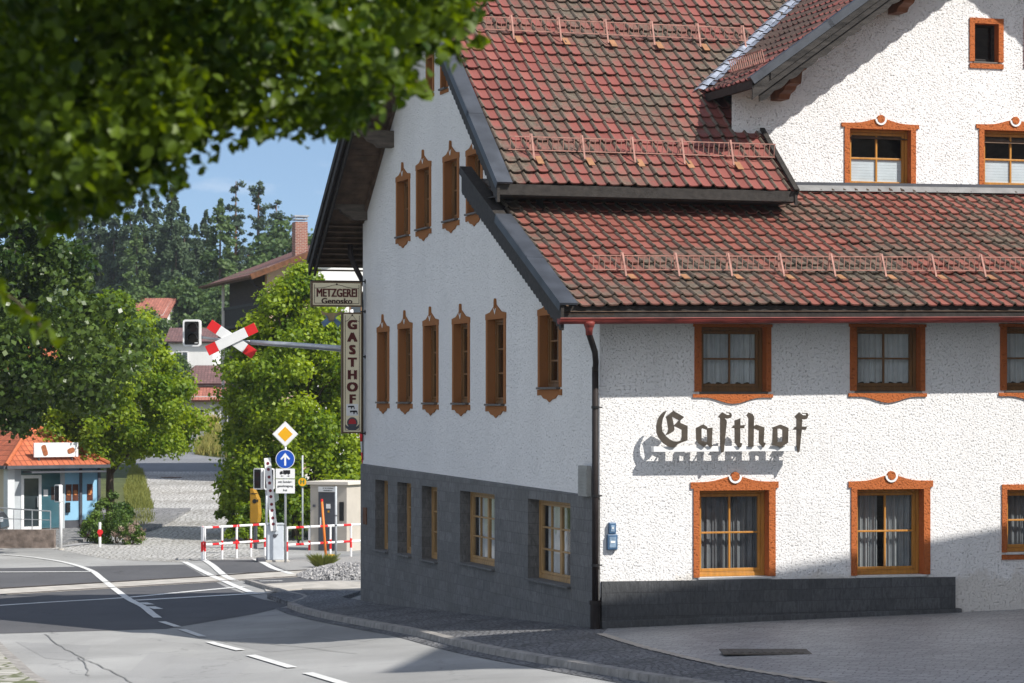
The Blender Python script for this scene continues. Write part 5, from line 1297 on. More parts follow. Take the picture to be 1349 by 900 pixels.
# dark lime over the pavilion, trunk out of frame
Y=84; p=at(-60,700,Y); z0=g(p.x,Y)
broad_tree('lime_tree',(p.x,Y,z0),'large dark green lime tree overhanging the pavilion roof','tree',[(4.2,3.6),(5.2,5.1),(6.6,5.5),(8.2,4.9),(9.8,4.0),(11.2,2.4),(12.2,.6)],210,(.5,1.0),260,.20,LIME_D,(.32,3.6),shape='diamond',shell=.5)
# near lime whose boughs hang into the picture
Y=11.2; bx=-4.9; z0=g(bx,Y)
near=empty('lime_tree',(bx,Y,z0)); tag(near,'near lime tree with blurred leafy boughs hanging over the street','tree')
def Wp(px,py,Y): v=at(px,py,Y); return v-near.location
C=[];R=[];PER=[]
def cl(px,py,Y,r,m): C.append(tuple(Wp(px,py,Y))); R.append(r); PER.append(m)
random.seed(21)
edge=[(-40,235),(20,262),(60,268),(110,258),(150,238),(190,216),(225,192),(255,172),(290,150),(330,142),(370,150),(405,158),(432,150),(455,130),(480,112),(505,100),(530,70),(555,45),(580,22),(605,5)]
for (x,y) in edge:                                      # drooping outer sprays
    for k in range(2): cl(x+random.uniform(-14,14),y+random.uniform(-16,12),random.uniform(10.2,12.2),random.uniform(.10,.17),random.randint(52,76))
def inside(x,y):
    for (a,b),(c,d) in zip(edge,edge[1:]):
        if a<=x<=c: return y < b+(d-b)*(x-a)/(c-a)-18
    return False
k=0
while k<150:
    x=random.uniform(-60,585); y=random.uniform(-80,265)
    if not inside(x,y): continue
    k+=1; cl(x,y,random.uniform(9.8,13.2),random.uniform(.15,.26),random.randint(110,160))
for _ in range(170):                                    # the crown above and beyond the frame
    a=random.random()*6.283; rr=random.uniform(.3,3.4); h=random.uniform(6.9,10.2)
    C.append((1.2+rr*math.cos(a)*1.1,.5+rr*math.sin(a),h)); R.append(random.uniform(.35,.6)); PER.append(170)
for _ in range(190):                                     # the shading part of the crown, over the boughs
    C.append((random.uniform(-3.4,-.35)-bx,random.uniform(8.6,11.4)-Y,random.uniform(5.7,6.9)-z0)); R.append(random.uniform(.2,.32)); PER.append(110)
P,T,O=clump_points(C,R,PER,.9)
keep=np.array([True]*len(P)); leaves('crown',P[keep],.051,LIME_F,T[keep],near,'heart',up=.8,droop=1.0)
hang=[[(585,10,11),(602,30,11),(622,45,11),(640,58,11)],[(500,85,11),(535,95,10.8),(550,108,10.7),(562,120,10.6)],[(-20,375,9.6),(20,395,9.6),(45,420,9.5),(72,450,9.5)],[(560,20,11),(596,50,11),(603,80,11)],[(205,180,11),(232,222,11),(245,248,11)],[(120,250,11),(100,292,11),(60,300,11)]]
for h in hang:
    pp=[];tw=MB()
    q=[Wp(*a) for a in h]; tw.tube([q[0]+(q[0]-q[1])*.6]+q,.004,5)
    for a,b in zip(q,q[1:]):
        for t in (.0,.17,.33,.5,.67,.83): pp+= [tuple(a.lerp(b,t)+Vector((random.uniform(-.03,.03),random.uniform(-.03,.03),random.uniform(-.04,.01))))]*1
    P2=np.array(pp); tb2=tw.build('leafy_twig',BARK,near); leaves('leaves',P2,.075,LIME_F,RNG.uniform(.6,1.0,len(P2)),tb2,'heart',up=.3,droop=1.4)
mb=MB(); targets=[c for c in C if c[2]>6.2+near.location.z*0][::9]
limbs(mb,(0,0,0),(1.2,.3,9.0),.26,targets,.45); mb.build('trunk',BARK,near,smooth=True)
random.seed(5)
# shrubs by the pavilion and under the limes
def shrub(name,px,py,Y,w,h,label,mat,n=26,per=130,leaf=.07,cat='shrub'):
    x=at(px,py,Y).x; z=g(x,Y); r=empty(name,(x,Y,z)); tag(r,label,cat)
    C=crown([(.1,w*.8),(h*.45,w),(h*.8,w*.7),(h,w*.2)],n,shell=.6)
    P,T,O=clump_points(C,[w*.30]*n,[per]*n); leaves('foliage',P,leaf,mat,T,r,out=O)
    mb=MB()
    for c in random.sample(C,7): mb.tube([(0,0,-.05),(c[0]*.5,c[1]*.5,c[2]*.6),c],[.02,.014,.006],5)
    mb.build('stems',BARK,r); return r
shrub('shrub',126,700,93,.62,1.05,'bright green clipped shrub by the short white marker post',leafmat('bright shrub leaf',(.05,.10,.012),(.13,.21,.03),.3,.5))
shrub('shrub',153,697,93,.70,1.15,'dark green rounded shrub under the slim lime trunk',BUSH)
fl=shrub('flower_bush',172,704,92,.52,.80,'low bush with pale pink blossom at the foot of the grassy bank',BUSH,20)
C=crown([(.15,.45),(.4,.52),(.75,.3)],14,shell=.9); P,T,O=clump_points(C,[.14]*14,[40]*14); P[:,1]-=.12; leaves('blossom',P,.055,FLOWER,T,fl)
shrub('shrub',120,690,95,.50,.75,'dull purple brown shrub tucked behind the bright clipped shrub',leafmat('purple leaf',(.05,.025,.03),(.11,.06,.06),.2,.6),16)
shrub('shrub',150,668,97.5,.75,1.9,'tall leafy shrub growing round the slim lime trunk',BUSH,26,150,.10)
shrub('shrub',326,690,93,.75,1.5,'leafy shrub at the cobbled lane edge below the tall lime',LIME,26,150,.12)
shrub('shrub',306,670,99,.65,1.9,'upright shrub between the lane and the tall lime tree',LIME,26,150,.12)
shrub('shrub',352,690,94.5,.8,1.7,'dark shrub behind the barrier box and mail box',BUSH,26,150,.12)
shrub('sapling',393,700,93,.22,1.0,'thin pale green sapling beside the bus stop pole',LIME,8,50,.09)
def weed(px,py,label,n,h,w,tone=.6):
    p=G(px,py,.02); r=empty('weed_tuft',p); tag(r,label,'weed'); V=[];Fc=[];T=[]
    for _ in range(n):
        a=random.random()*6.28; L=h*random.uniform(.5,1); q=w*math.sqrt(random.random()); bx,by=q*math.cos(a)*.5,q*math.sin(a)*.5; s=.012
        o=len(V); tx,ty=bx+q*math.cos(a)*.9,by+q*math.sin(a)*.9
        V+=[(bx-s,by,0),(bx+s,by,0),((bx+tx)/2+s,(by+ty)/2,L*.65),((bx+tx)/2-s,(by+ty)/2,L*.65),(tx,ty,L)]; Fc+=[(o,o+1,o+2,o+3),(o+3,o+2,o+4)]; T+=[min(1,max(0,tone+random.gauss(0,.2)))]*5
    me=bpy.data.meshes.new('blades'); me.from_pydata(V,[],Fc); me.materials.append(GREENG); at_=me.attributes.new('tone','FLOAT','POINT'); at_.data.foreach_set('value',np.array(T,dtype=np.float32)); me.update()
    o=bpy.data.objects.new('blades',me); COL.objects.link(o); o.parent=r
weed(425,747,'green weed tuft growing in the gravel before the signal hut',420,.42,.40)
weed(1338,806,'weed tuft at the foot of the white front wall',130,.42,.30,.35); weed(1300,808,'tiny weeds at the wall base by the end of the stone plinth',70,.16,.35,.3)
# ------------------------------------------------------------------ the wood on the hill
def spruce(H=24,R=4.6,tiers=30,dens=1.0,mat=SPRUCE,bare=.08):
    r=empty('spruce_tree',(0,0,0)); P=[];T=[];O=[]
    for i in range(tiers):
        t=i/(tiers-1); h=H*(bare+(1-bare)*t)+random.uniform(-.4,.4); rr=R*(1-t)**.72*random.uniform(.8,1.12)+.25; nb=int(6+7*(1-t))
        for b in range(nb):
            a=random.random()*6.28; L=rr*random.uniform(.7,1.1); m=int((26+60*L/R)*dens)
            s=np.sqrt(RNG.uniform(0.02,1,m)); wv=RNG.normal(0,.16,m)*L
            x=s*L*math.cos(a)-wv*math.sin(a)*s; y=s*L*math.sin(a)+wv*math.cos(a)*s; zz=h-.38*L*s**1.4+RNG.normal(0,.22,m)
            P.append(np.stack([x,y,zz],1)); T.append(np.full(m,random.random()*.6)+s*.45+RNG.normal(0,.1,m)); O.append(np.stack([np.full(m,math.cos(a)),np.full(m,math.sin(a)),np.full(m,.5)],1))
    P=np.concatenate(P);T=np.concatenate(T);O=np.concatenate(O)
    mb=MB(); mb.tube([(0,0,-1),(0,0,H*.5),(0,0,H)],[.32,.2,.03],8); mb.build('trunk',BARK,r); leaves('crown',P,.50,mat,T,r,out=O,width=.30); return r
def pine(H=27,bare=.5,n=44,spread=2.4):
    r=empty('pine_tree',(0,0,0)); C=[];Rr=[]
    for _ in range(n):
        h=H*random.uniform(bare,1.0); t=(h/H-bare)/(1-bare); q=spread*(1-.75*t)*random.uniform(.2,1.0); a=random.random()*6.28
        C.append((q*math.cos(a),q*math.sin(a),h)); Rr.append(random.uniform(.35,.8))
    P,T,O=clump_points(C,Rr,[48]*n,.6); mb=MB(); mb.tube([(0,0,-1),(.15,0,H*.4),(-.1,.1,H*.7),(0,0,H*.98)],[.30,.24,.17,.05],8)
    for c in C[::2]: mb.tube([(0,0,c[2]-.5),(c[0]*.6,c[1]*.6,c[2]-.1),c],[.07,.05,.02],5)
    mb.build('trunk',BARK_P,r); leaves('crown',P,.42,PINE,T,r,width=.3,out=O); return r
def put(o,px,Y,s=1.0,rz=None,label=None,cat=None,group=None,top=None,H=None):
    x=(px-CX)*Y/F; z=g(x,Y)
    if top is not None: s=(EYE-(top-HY)*Y/F-z)/H
    o.location=(x,Y,z); o.rotation_euler=(0,0,random.random()*6.28); o.scale=(s*random.uniform(.92,1.1),s*random.uniform(.92,1.1),s)
    if label: tag(o,label,cat,group)
    return o
sA=spruce(); sB=spruce(24,4.0,27,.95); sC=spruce(23,5.0,24,1.1,BROAD,.05)
pA=pine(); pB=pine(27,.36,64,3.2); pC=pine(24,.62,34,2.9)
put(sA,226,262,label='tallest dark spruce standing at the edge of the wood',cat='tree',top=248,H=24)
put(sC,290,258,label='yellowish green conifer in front of the dark spruces',cat='tree',top=264,H=23)
put(pA,311,270,label='slender tall pine with a long bare trunk rising over the wood',cat='tree',top=233,H=27)
put(pB,341,272,label='fuller tall pine beside the slender pine over the wood',cat='tree',top=236,H=27)
put(pC,364,276,label='sparse flat topped pine next to the brick chimney',cat='tree',top=266,H=24)
GW='trees of the wood on the hill'
specs=[(sB,172,268,262),(sA,190,272,256),(sB,207,275,262),(sA,243,268,276),(sB,258,274,300),(sA,272,280,280),(sC,300,276,318),(sB,318,268,335),(sA,330,282,326),(sB,352,280,322),(sC,398,285,318),(sA,414,290,318),(sB,150,270,270),(sA,132,276,262),(sB,110,280,270),(sA,432,296,300),(sC,180,262,300),(sB,232,258,300),(sA,60,290,270),(sB,20,290,280)]
for i,(src,px,Y,top) in enumerate(specs):
    o=src if i==0 else copy_tree(src); put(o,px,Y,top=top,H=24 if src is not sC else 23)
    tag(o,'dark conifer among the close-set trees of the wood','tree',GW)
bA=broad_tree('broadleaf_tree',(0,0,0),'rounded broadleaf tree at the edge of the wood by the brick chimney','tree',[(2,2.6),(5,4.2),(9,4.4),(13,3.2),(16,1.0)],90,(1.0,1.7),120,.5,BROAD,(.3,3))
put(bA,378,262,top=296,H=16)
lo=[('leafy green tree below the spruces, left of the dark balcony',246,236,372),('smaller broadleaf tree growing against the chalet balcony side',285,228,402),('pale broadleaf tree above the far grey house',262,240,428),('broadleaf tree beside the small red roof',205,222,410),('dark broadleaf bush by the far white house',230,200,468),('leafy tree rising behind the far grey house roof',292,230,455)]
for lb,px,Y,top in lo:
    o=copy_tree(bA); put(o,px,Y,top=top,H=16); tag(o,lb.replace(', left of','  beside').replace('  ',' '),'tree')
for px,Y,top in [(200,240,385),(222,245,375),(310,238,366),(345,240,352),(170,235,380),(330,250,372),(150,215,400)]:
    o=copy_tree(bA); put(o,px,Y,top=top,H=16); tag(o,'broadleaf tree in the lower edge of the wood','tree','broadleaf trees below the wood')
# =================================================================== OTHER BUILDINGS
PLAS_C=roughcast('cream plaster',(.62,.53,.40),40,.3,.01); PLAS_W=roughcast('white plaster',(.76,.75,.73),40,.3,.01); PLAS_P=roughcast('peach plaster',(.62,.44,.33),40,.3,.01); PLAS_G=roughcast('grey white plaster',(.55,.55,.56),40,.3,.01)
def simple_tiles(name,c,sc=(4.2,3.2)):
    """courses and pans in the tile's relief"""
    m,nt,b=newmat(name); tc=N(nt,'ShaderNodeTexCoord'); sp=N(nt,'ShaderNodeSeparateXYZ'); nt.links.new(tc.outputs['UV'],sp.inputs[0])
    cb=N(nt,'ShaderNodeCombineXYZ'); nt.links.new(sp.outputs[0],cb.inputs[0]); nt.links.new(sp.outputs[1],cb.inputs[1])
    br=N(nt,'ShaderNodeTexBrick',Scale=1.0); br.inputs['Brick Width'].default_value=.25; br.inputs['Row Height'].default_value=.34; br.inputs['Mortar Size'].default_value=.022; br.offset=0
    br.inputs['Color1'].default_value=(*[x*.8 for x in c],1); br.inputs['Color2'].default_value=(*[x*1.2 for x in c],1); br.inputs['Mortar'].default_value=(*[x*.4 for x in c],1); br.inputs['Mortar Smooth'].default_value=.6
    nt.links.new(cb.outputs[0],br.inputs['Vector']); nz=noise(nt,tc.outputs['Object'],1.5,5)
    nt.links.new(mixc(nt,ramp(nt,nz,[(.4,(0,0,0)),(.75,(.5,.5,.5))]),br.outputs['Color'],tuple(x*.55 for x in c)),b.inputs['Base Color']); b.inputs['Roughness'].default_value=.75
    iv=N(nt,'ShaderNodeMath',operation='SUBTRACT'); iv.inputs[0].default_value=1; nt.links.new(br.outputs['Fac'],iv.inputs[1]); bump(nt,b,iv.outputs[0],.8,.03); return m
T_OR=simple_tiles('orange roof tile',(.46,.12,.05)); T_BR=simple_tiles('brown roof tile',(.17,.075,.055)); T_PU=simple_tiles('purple brown roof tile',(.16,.085,.08)); T_RD=simple_tiles('dull red roof tile',(.36,.13,.09))
def roofplane(name,mat,parent,polys,th=.10):
    """each polygon of 3-4 points lies eave-left, eave-right, ridge-right, ridge-left; thick slab with tile UV"""
    V=[];Fc=[];UV=[]
    for p in polys:
        p=[Vector(q) for q in p]; u=(p[1]-p[0]).normalized(); nn=(p[1]-p[0]).cross(p[-1]-p[0]).normalized()
        if nn.z<0: nn=-nn
        v=nn.cross(u); 
        if v.z<0: v=-v
        n=len(p); o=len(V); V+=[tuple(q) for q in p]+[tuple(q-nn*th) for q in p]
        fs=[tuple(range(n)),tuple(range(2*n-1,n-1,-1))]+[(i,i+n,(i+1)%n+n,(i+1)%n) for i in range(n)]
        for f in fs:
            Fc.append(tuple(i+o for i in f)); UV+=[((Vector(V[i+o])-p[0]).dot(u),(Vector(V[i+o])-p[0]).dot(v)) for i in f]
    me=bpy.data.meshes.new(name); me.from_pydata(V,[],Fc); me.materials.append(mat); ul=me.uv_layers.new(name='UVMap'); ul.data.foreach_set('uv',np.array(UV,dtype=np.float32).ravel()); me.update()
    o=bpy.data.objects.new(name,me); COL.objects.link(o)
    if parent: o.parent=parent
    return o
def win(parent,fn,u0,u1,v0,v1,frame=WHITEP,glass=None,bars=True,name='window',out=.03,fwid=.07):
    mb=MB()
    for a,b,c,d in ((u0,u0+fwid,v0,v1),(u1-fwid,u1,v0,v1),(u0+fwid,u1-fwid,v0,v0+fwid),(u0+fwid,u1-fwid,v1-fwid,v1)): mb.prism([(a,c),(b,c),(b,d),(a,d)],-out,.02,fn)
    if bars: m=(u0+u1)/2; mb.prism([(m-.03,v0+fwid),(m+.03,v0+fwid),(m+.03,v1-fwid),(m-.03,v1-fwid)],-out+.004,.018,fn)
    w=mb.build(name,frame,parent); g_=MB(); g_.prism([(u0+fwid*.9,v0+fwid*.9),(u1-fwid*.9,v0+fwid*.9),(u1-fwid*.9,v1-fwid*.9),(u0+fwid*.9,v1-fwid*.9)],-.012,.015,fn); g_.build('pane',glass or DPANE,w); return w
DPANE=M('dark glazed pane',(.03,.04,.045),.08,.3,2,spec=.8)
FRONT=lambda y:(lambda u,v,d:(u,y+d,v))
SIDE=lambda x:(lambda u,v,d:(x+d,u,v))
# ---- chalet behind the lime tree
cang=math.atan2(.30,.954); cp=at(352,400,131.5); chz=g(cp.x,131.5)
ch=empty('chalet_house',(cp.x,131.5,chz),cang); tag(ch,'chalet with a dark timber balcony, brown roof and brick chimney behind the tree','house')
WD,DP=10.5,9.4; ez=at(0,363,130).z-chz+.38; rz_=ez+WD/2*.376
mb=MB(); mb.add([(0,0,-1),(WD,0,-1),(WD,0,ez+.1),(WD/2,0,rz_+.1),(0,0,ez+.1)],[(0,1,2,3,4)]); mb.add([(WD,0,-1),(WD,DP,-1),(WD,DP,ez+.1),(WD,0,ez+.1)],[(0,1,2,3)]); mb.add([(0,DP,-1),(WD,DP,-1),(WD,DP,ez),(WD/2,DP,rz_),(0,DP,ez)],[(0,1,2,3,4)]); mb.build('wall',PLAS_W,ch,fix=False)
mb=MB(); mb.add([(0,0,-1),(0,DP,-1),(0,DP,ez+.1),(0,0,ez+.1)],[(0,1,2,3)]); mb.build('side_wall',PLAS_P,ch,fix=False)
mb=MB(); mb.prism([(.03,.5),(2.2,.5),(2.2,ez+.7),(.03,ez+.05)],-.015,.03,FRONT(-.015)); mb.build('peach_panel',PLAS_P,ch)
ov=1.0; eo=ez-ov*.376
rf=roofplane('roof',T_BR,ch,[[(-ov,12.3,eo),(-ov,-.9,eo),(WD/2,-.9,rz_+.1),(WD/2,12.3,rz_+.1)],[(WD+ov,-.9,eo),(WD+ov,12.3,eo),(WD/2,12.3,rz_+.1),(WD/2,-.9,rz_+.1)]],.16)
mb=MB(); mb.beam((-ov-.02,-.93,eo-.05),(WD/2,-.93,rz_+.05),.06,.28); mb.beam((WD+ov,-.93,eo-.05),(WD/2,-.93,rz_+.05),.06,.28); mb.build('verge_board',BROWNWOOD,ch)
mb=MB(); mb.beam((-ov-.06,-.9,eo-.02),(-ov-.06,12.3,eo-.02),.12,.10); mb.build('gutter',BROWNWOOD,ch)
mb=MB(); mb.tube([(-.9,.15,eo-.08),(-.6,-.0,eo-.45),(-.09,-.02,eo-.6),(-.09,-.05,.3)],.05,8); mb.build('downpipe',DARKGUT,ch)
mb=MB(); mb.box(-.05,-.02,.5,9.2,1.2,ez-.1); mb.build('timber_cladding',M('dark brown cladding',(.035,.022,.016),.8,.4,6,bmp=.6,bs=16,stretch=(1,.3,6)),ch)
mb=MB(); mb.box(-.35,-.0,.3,9.3,ez-2.75,ez-2.6); mb.build('balcony_floor',DARKWOOD,ch)
mb=MB(); mb.box(-.35,-.27,.3,9.3,ez-1.75,ez-1.6); 
y=.5
while y<9.2: mb.box(-.33,-.29,y,y+.10,ez-2.6,ez-1.75); y+=.15
mb.build('balcony_railing',DARKWOOD,ch)
mb=MB(); mb.box(-.42,-.30,9.3,9.42,-1,ez-.3); mb.build('balcony_post',PLAS_W,ch)
chim=MB(); cxx,cyy=2.57,4.0; cz0=ez+.6
chim.box(cxx-.32,cxx+.32,cyy-.40,cyy+.40,cz0,cz0+2.05)
m_,nt_,b_=newmat('chimney brick'); tc_=N(nt_,'ShaderNodeTexCoord'); sp_=N(nt_,'ShaderNodeSeparateXYZ'); nt_.links.new(tc_.outputs['Object'],sp_.inputs[0]); ad_=N(nt_,'ShaderNodeMath',operation='ADD'); nt_.links.new(sp_.outputs[0],ad_.inputs[0]); nt_.links.new(sp_.outputs[1],ad_.inputs[1]); cb_=N(nt_,'ShaderNodeCombineXYZ'); nt_.links.new(ad_.outputs[0],cb_.inputs[0]); nt_.links.new(sp_.outputs[2],cb_.inputs[1])
br_=N(nt_,'ShaderNodeTexBrick',Scale=1.0); br_.inputs['Brick Width'].default_value=.25; br_.inputs['Row Height'].default_value=.085; br_.inputs['Mortar Size'].default_value=.012; br_.inputs['Color1'].default_value=(.30,.10,.06,1); br_.inputs['Color2'].default_value=(.20,.065,.045,1); br_.inputs['Mortar'].default_value=(.38,.32,.27,1); nt_.links.new(cb_.outputs[0],br_.inputs['Vector']); nt_.links.new(br_.outputs['Color'],b_.inputs['Base Color']); b_.inputs['Roughness'].default_value=.9
c_=chim.build('chimney',m_,rf)
mb=MB(); mb.box(cxx-.38,cxx+.38,cyy-.46,cyy+.46,cz0+2.3,cz0+2.38); mb.box(cxx-.34,cxx+.34,cyy-.42,cyy+.42,cz0+2.15,cz0+2.2)
for sx_ in (-1,1):
    for sy_ in (-1,1): mb.box(cxx+sx_*.29-.03,cxx+sx_*.29+.03,cyy+sy_*.35-.03,cyy+sy_*.35+.03,cz0+2.2,cz0+2.3)
mb.build('chimney_cap',GALV,rf)
win(ch,FRONT(0),.7,1.5,ez-2.3,ez-1.2,frame=WOOD_D); win(ch,FRONT(0),4.2,5.4,ez-2.3,ez-1.1,frame=WOOD_D)
mb=MB(); mb.box(1.5,1.9,-.06,-.01,ez-2.3,ez-1.2); mb.box(.3,.7,-.06,-.01,ez-2.3,ez-1.2); mb.build('shutter',DARKWOOD,ch)
mb=MB()
for k in range(10): mb.box(-ov+.6+k*.42,-ov+.62+k*.42,.3,.32,eo+.6*.36+k*.42*.36+.02,eo+.6*.36+k*.42*.36+.3)
# ---- glass pavilion
pv=at(13,680,99.0); pz=g(pv.x,99)+.12; pang=.60
pav=empty('bakery_pavilion',(pv.x,99.0,pz),pang); tag(pav,'low shop pavilion with an orange tiled roof, glass door and blue poster walls','shop')
W_,D_=4.15,9.0; wh=2.42; SL_=.62
BLUEP2=M('pale blue panel',(.27,.50,.68),.4,.06,2); TEALG=M('teal dark glass',(.05,.12,.15),.06,.2,1.5,spec=.9)
mb=MB(); mb.box(-.02,W_,.05,D_,-.4,wh); mb.build('wall',PLAS_C,pav)
mb=MB(); mb.box(-.15,.17,-.10,.28,-.2,wh); mb.build('corner_pillar',M('pale grey pillar',(.60,.62,.63),.7,.08,3),pav)
GPAN=M('grey panel',(.42,.45,.47),.6,.1,3); mb=MB(); mb.box(.17,.50,-.03,.04,-.2,wh-.15); mb.build('wall_panel',GPAN,pav); mb=MB(); mb.box(2.32,2.52,-.08,.045,-.2,wh-.15); mb.build('wall_panel',GPAN,pav)
dm=MB(); 
for a,b,c,d in ((.50,.62,-.02,2.05),(1.32,1.44,-.02,2.05),(.62,1.32,1.93,2.05),(.62,1.32,-.02,.12)): dm.prism([(a,c),(b,c),(b,d),(a,d)],-.06,.03,FRONT(0))
door=dm.build('door',WHITEP,pav); mb=MB(); mb.box(.61,1.33,-.02,.02,.11,1.94); mb.build('pane',DPANE,door); mb=MB(); mb.box(1.22,1.26,-.12,-.061,.85,1.25); mb.build('handle',GALV,door)
mb=MB(); mb.box(.50,1.44,-.05,.03,2.06,2.12); mb.box(.50,1.44,-.02,.02,2.12,wh-.06); mb.build('transom',TEALG,pav)
mb=MB(); mb.box(1.45,2.32,-.03,.02,.05,wh-.1); sw=mb.build('shop_window',TEALG,pav); mb=MB(); mb.box(1.55,1.75,-.036,-.031,1.25,1.5); mb.build('notice',WHITEP,sw); mb=MB(); mb.box(1.9,2.15,-.036,-.031,1.1,1.6); mb.build('poster',M('dark poster',(.05,.03,.025),.5,.5,14),sw)
for u0,u1 in ((2.54,3.22),(3.34,4.12)):
    mb=MB(); mb.box(u0,u1,-.04,.03,.32,wh-.12); bp=mb.build('blue_panel',BLUEP2,pav)
    for q in ([u0+.04,u0+.36] if u0<3 else [u0+.25]):
        mb=MB(); mb.box(q,q+.28,-.052,-.041,1.05,1.68); po_=mb.build('poster',M('brown food poster',(.10,.035,.02),.5,.4,9),bp)
        mb=MB(); mb.disc((q+.14,1.36),.10,14,FRONT(0),-.058,-.0525); mb.build('poster_picture',M('loaf orange',(.45,.17,.06),.6,.5,20),po_)
mb=MB(); mb.box(3.22,3.34,-.10,.03,-.2,wh-.1); mb.build('post',DARKGREYP,pav); mb=MB(); mb.box(4.10,4.22,-.10,.05,-.2,wh-.1); mb.build('post',DARKGREYP,pav)
mb=MB(); mb.box(2.53,4.10,-.05,.03,-.2,.31); mb.build('base_panel',DARKGREYP,pav)
mb=MB(); mb.box(2.58,2.75,-.14,-.045,.62,1.0); mb.build('letter_box',BLACK,pav)
win(pav,SIDE(-.02),1.2,2.6,.7,1.9,frame=BROWNWOOD)
o_=.35; rzz=wh+(W_/2+o_)*SL_
roofplane('roof',T_OR,pav,[[(-o_,D_,wh),(-o_,-o_,wh),(W_/2,W_/2,rzz),(W_/2,D_,rzz)],[(-o_,-o_,wh),(W_+o_,-o_,wh),(W_/2,W_/2,rzz)],[(W_+o_,-o_,wh),(W_+o_,D_,wh),(W_/2,D_,rzz),(W_/2,W_/2,rzz)]],.12)
mb=MB(); mb.tube([(-o_,-o_,wh+.03),(W_/2,W_/2,rzz+.03)],.09,8); mb.tube([(W_+o_,-o_,wh+.03),(W_/2,W_/2,rzz+.03)],.09,8); mb.tube([(W_/2,W_/2,rzz+.03),(W_/2,D_,rzz+.03)],.09,8); mb.build('ridge_tiles',M('orange ridge tile',(.42,.12,.05),.7,.2,6),pav)
mb=MB(); mb.beam((-o_,-o_-.05,wh-.06),(W_+o_,-o_-.05,wh-.06),.12,.12); mb.beam((-o_-.05,-o_,wh-.06),(-o_-.05,D_,wh-.06),.12,.12); mb.build('gutter',DARKGREYP,pav)
mb=MB(); mb.box(.6,4.1,-.8,-.0,wh-.28,wh-.22); mb.build('canopy',DARKGREYP,pav)
pav.scale=(.87,1,1)
rs=empty('roof_sign',(0,0,0)); rs.location=pav.location+Matrix.Rotation(pang,3,'Z')@Vector((.92,-.05,wh+.18)); rs.rotation_euler=(0,0,pang); tag(rs,'white shop sign with brown loaves standing on the orange roof','sign')
mb=MB(); mb.box(0,1.8,-.09,.0,.12,.66); mb.build('panel',WHITEP,rs,bevel=.01)
mb=MB(); mb.box(.2,.24,-.05,.4,-.1,.12); mb.box(1.55,1.59,-.05,.4,-.1,.12); mb.build('stand',DARKGREYP,rs)
LOAF=M('loaf brown',(.30,.10,.04),.6,.35,16)
mb=MB(); mb.prism(rotp(rrect(.20,.42,.08),.30,.42,.38),-.105,-.091,FX); mb.build('loaf_emblem',LOAF,rs)
mb=MB(); mb.prism(rotp(rrect(.30,.20,.08),.3,1.5,.36),-.105,-.091,FX); mb.build('loaf_emblem',LOAF,rs)
# terrace wall, railing, paving, parked car
yw=89.5
ta,tb_=at(-60,690,yw).x,at(72,690,yw).x
TERR=setts('terrace paving',(.20,.20,.20),(.28,.275,.27),(.10,.10,.10),3.5,.05,.5)
mb=MB(); mb.box(ta,tb_,yw-.15,yw+.25,-1.9,g(tb_,yw)+.62); mb.build('wall',M('stone retaining wall',(.17,.135,.115),.9,.45,5,bmp=1.0,bs=9),None); 
ow=bpy.data.objects['wall'] if False else COL.objects[-1]; ow.name='stone_wall'; ow.data.name='stone_wall'; tag(ow,'low brown stone wall edging the raised terrace of the pavilion','wall')
sheet('terrace',[(ta,yw+.2),(tb_,yw+.2),(at(112,690,94).x,94),(at(205,680,101).x,101),(at(205,680,101).x,112),(ta,112)],.12,TERR,skirt=.4)
sheet('terrace_ramp',Gp([(62,716),(80,722),(150,714),(168,704),(120,697),(75,701)]),.03,M('pale ramp concrete',(.30,.30,.30),.85,.2,2))
rl=empty('railing',(tb_-.15,yw+.05,g(tb_,yw)+.62)); tag(rl,'thin grey metal railing on the low stone wall','railing')
Lr=tb_-ta-.3; mb=MB(); mb.tube([(0,0,.62),(-Lr,0,.82)],.022,8); mb.tube([(0,0,.32),(-Lr,0,.42)],.014,8); mb.build('rail',GALV,rl)
for k in range(8): mb=MB(); mb.tube([(-k*.62,0,-.02),(-k*.62,0,.62+k*.62*.2/Lr)],.02,8); mb.build('post',GALV,rl)
# cream house behind the pavilion
hp=at(-40,545,118); hz_=g(hp.x,118); hs=empty('cream_house',(hp.x-6,118,hz_),.12); tag(hs,'cream rendered house with an orange roof behind the pavilion and dark lime','house')
mb=MB(); mb.box(0,10.2,0,9,-1,5.75); mb.build('wall',PLAS_C,hs)
roofplane('roof',T_OR,hs,[[(-.6,-.7,5.7),(10.8,-.7,5.7),(10.8,4.5,7.5),(-.6,4.5,7.5)],[(10.8,9.7,5.7),(-.6,9.7,5.7),(-.6,4.5,7.5),(10.8,4.5,7.5)]],.2)
for u in (1.2,3.6,6.2,8.2):
    for v in (.6,3.4): win(hs,FRONT(0),u,u+1.2,v,v+1.5)
mb=MB(); mb.box(5.6,10.4,-2.2,-.02,2.2,2.5); mb.build('porch_roof',DARKGREYP,hs); mb=MB(); mb.box(10.2,10.3,-2.1,-2.0,-1,2.2); mb.box(5.7,5.8,-2.1,-2.0,-1,2.2); mb.build('porch_post',DARKGREYP,hs)
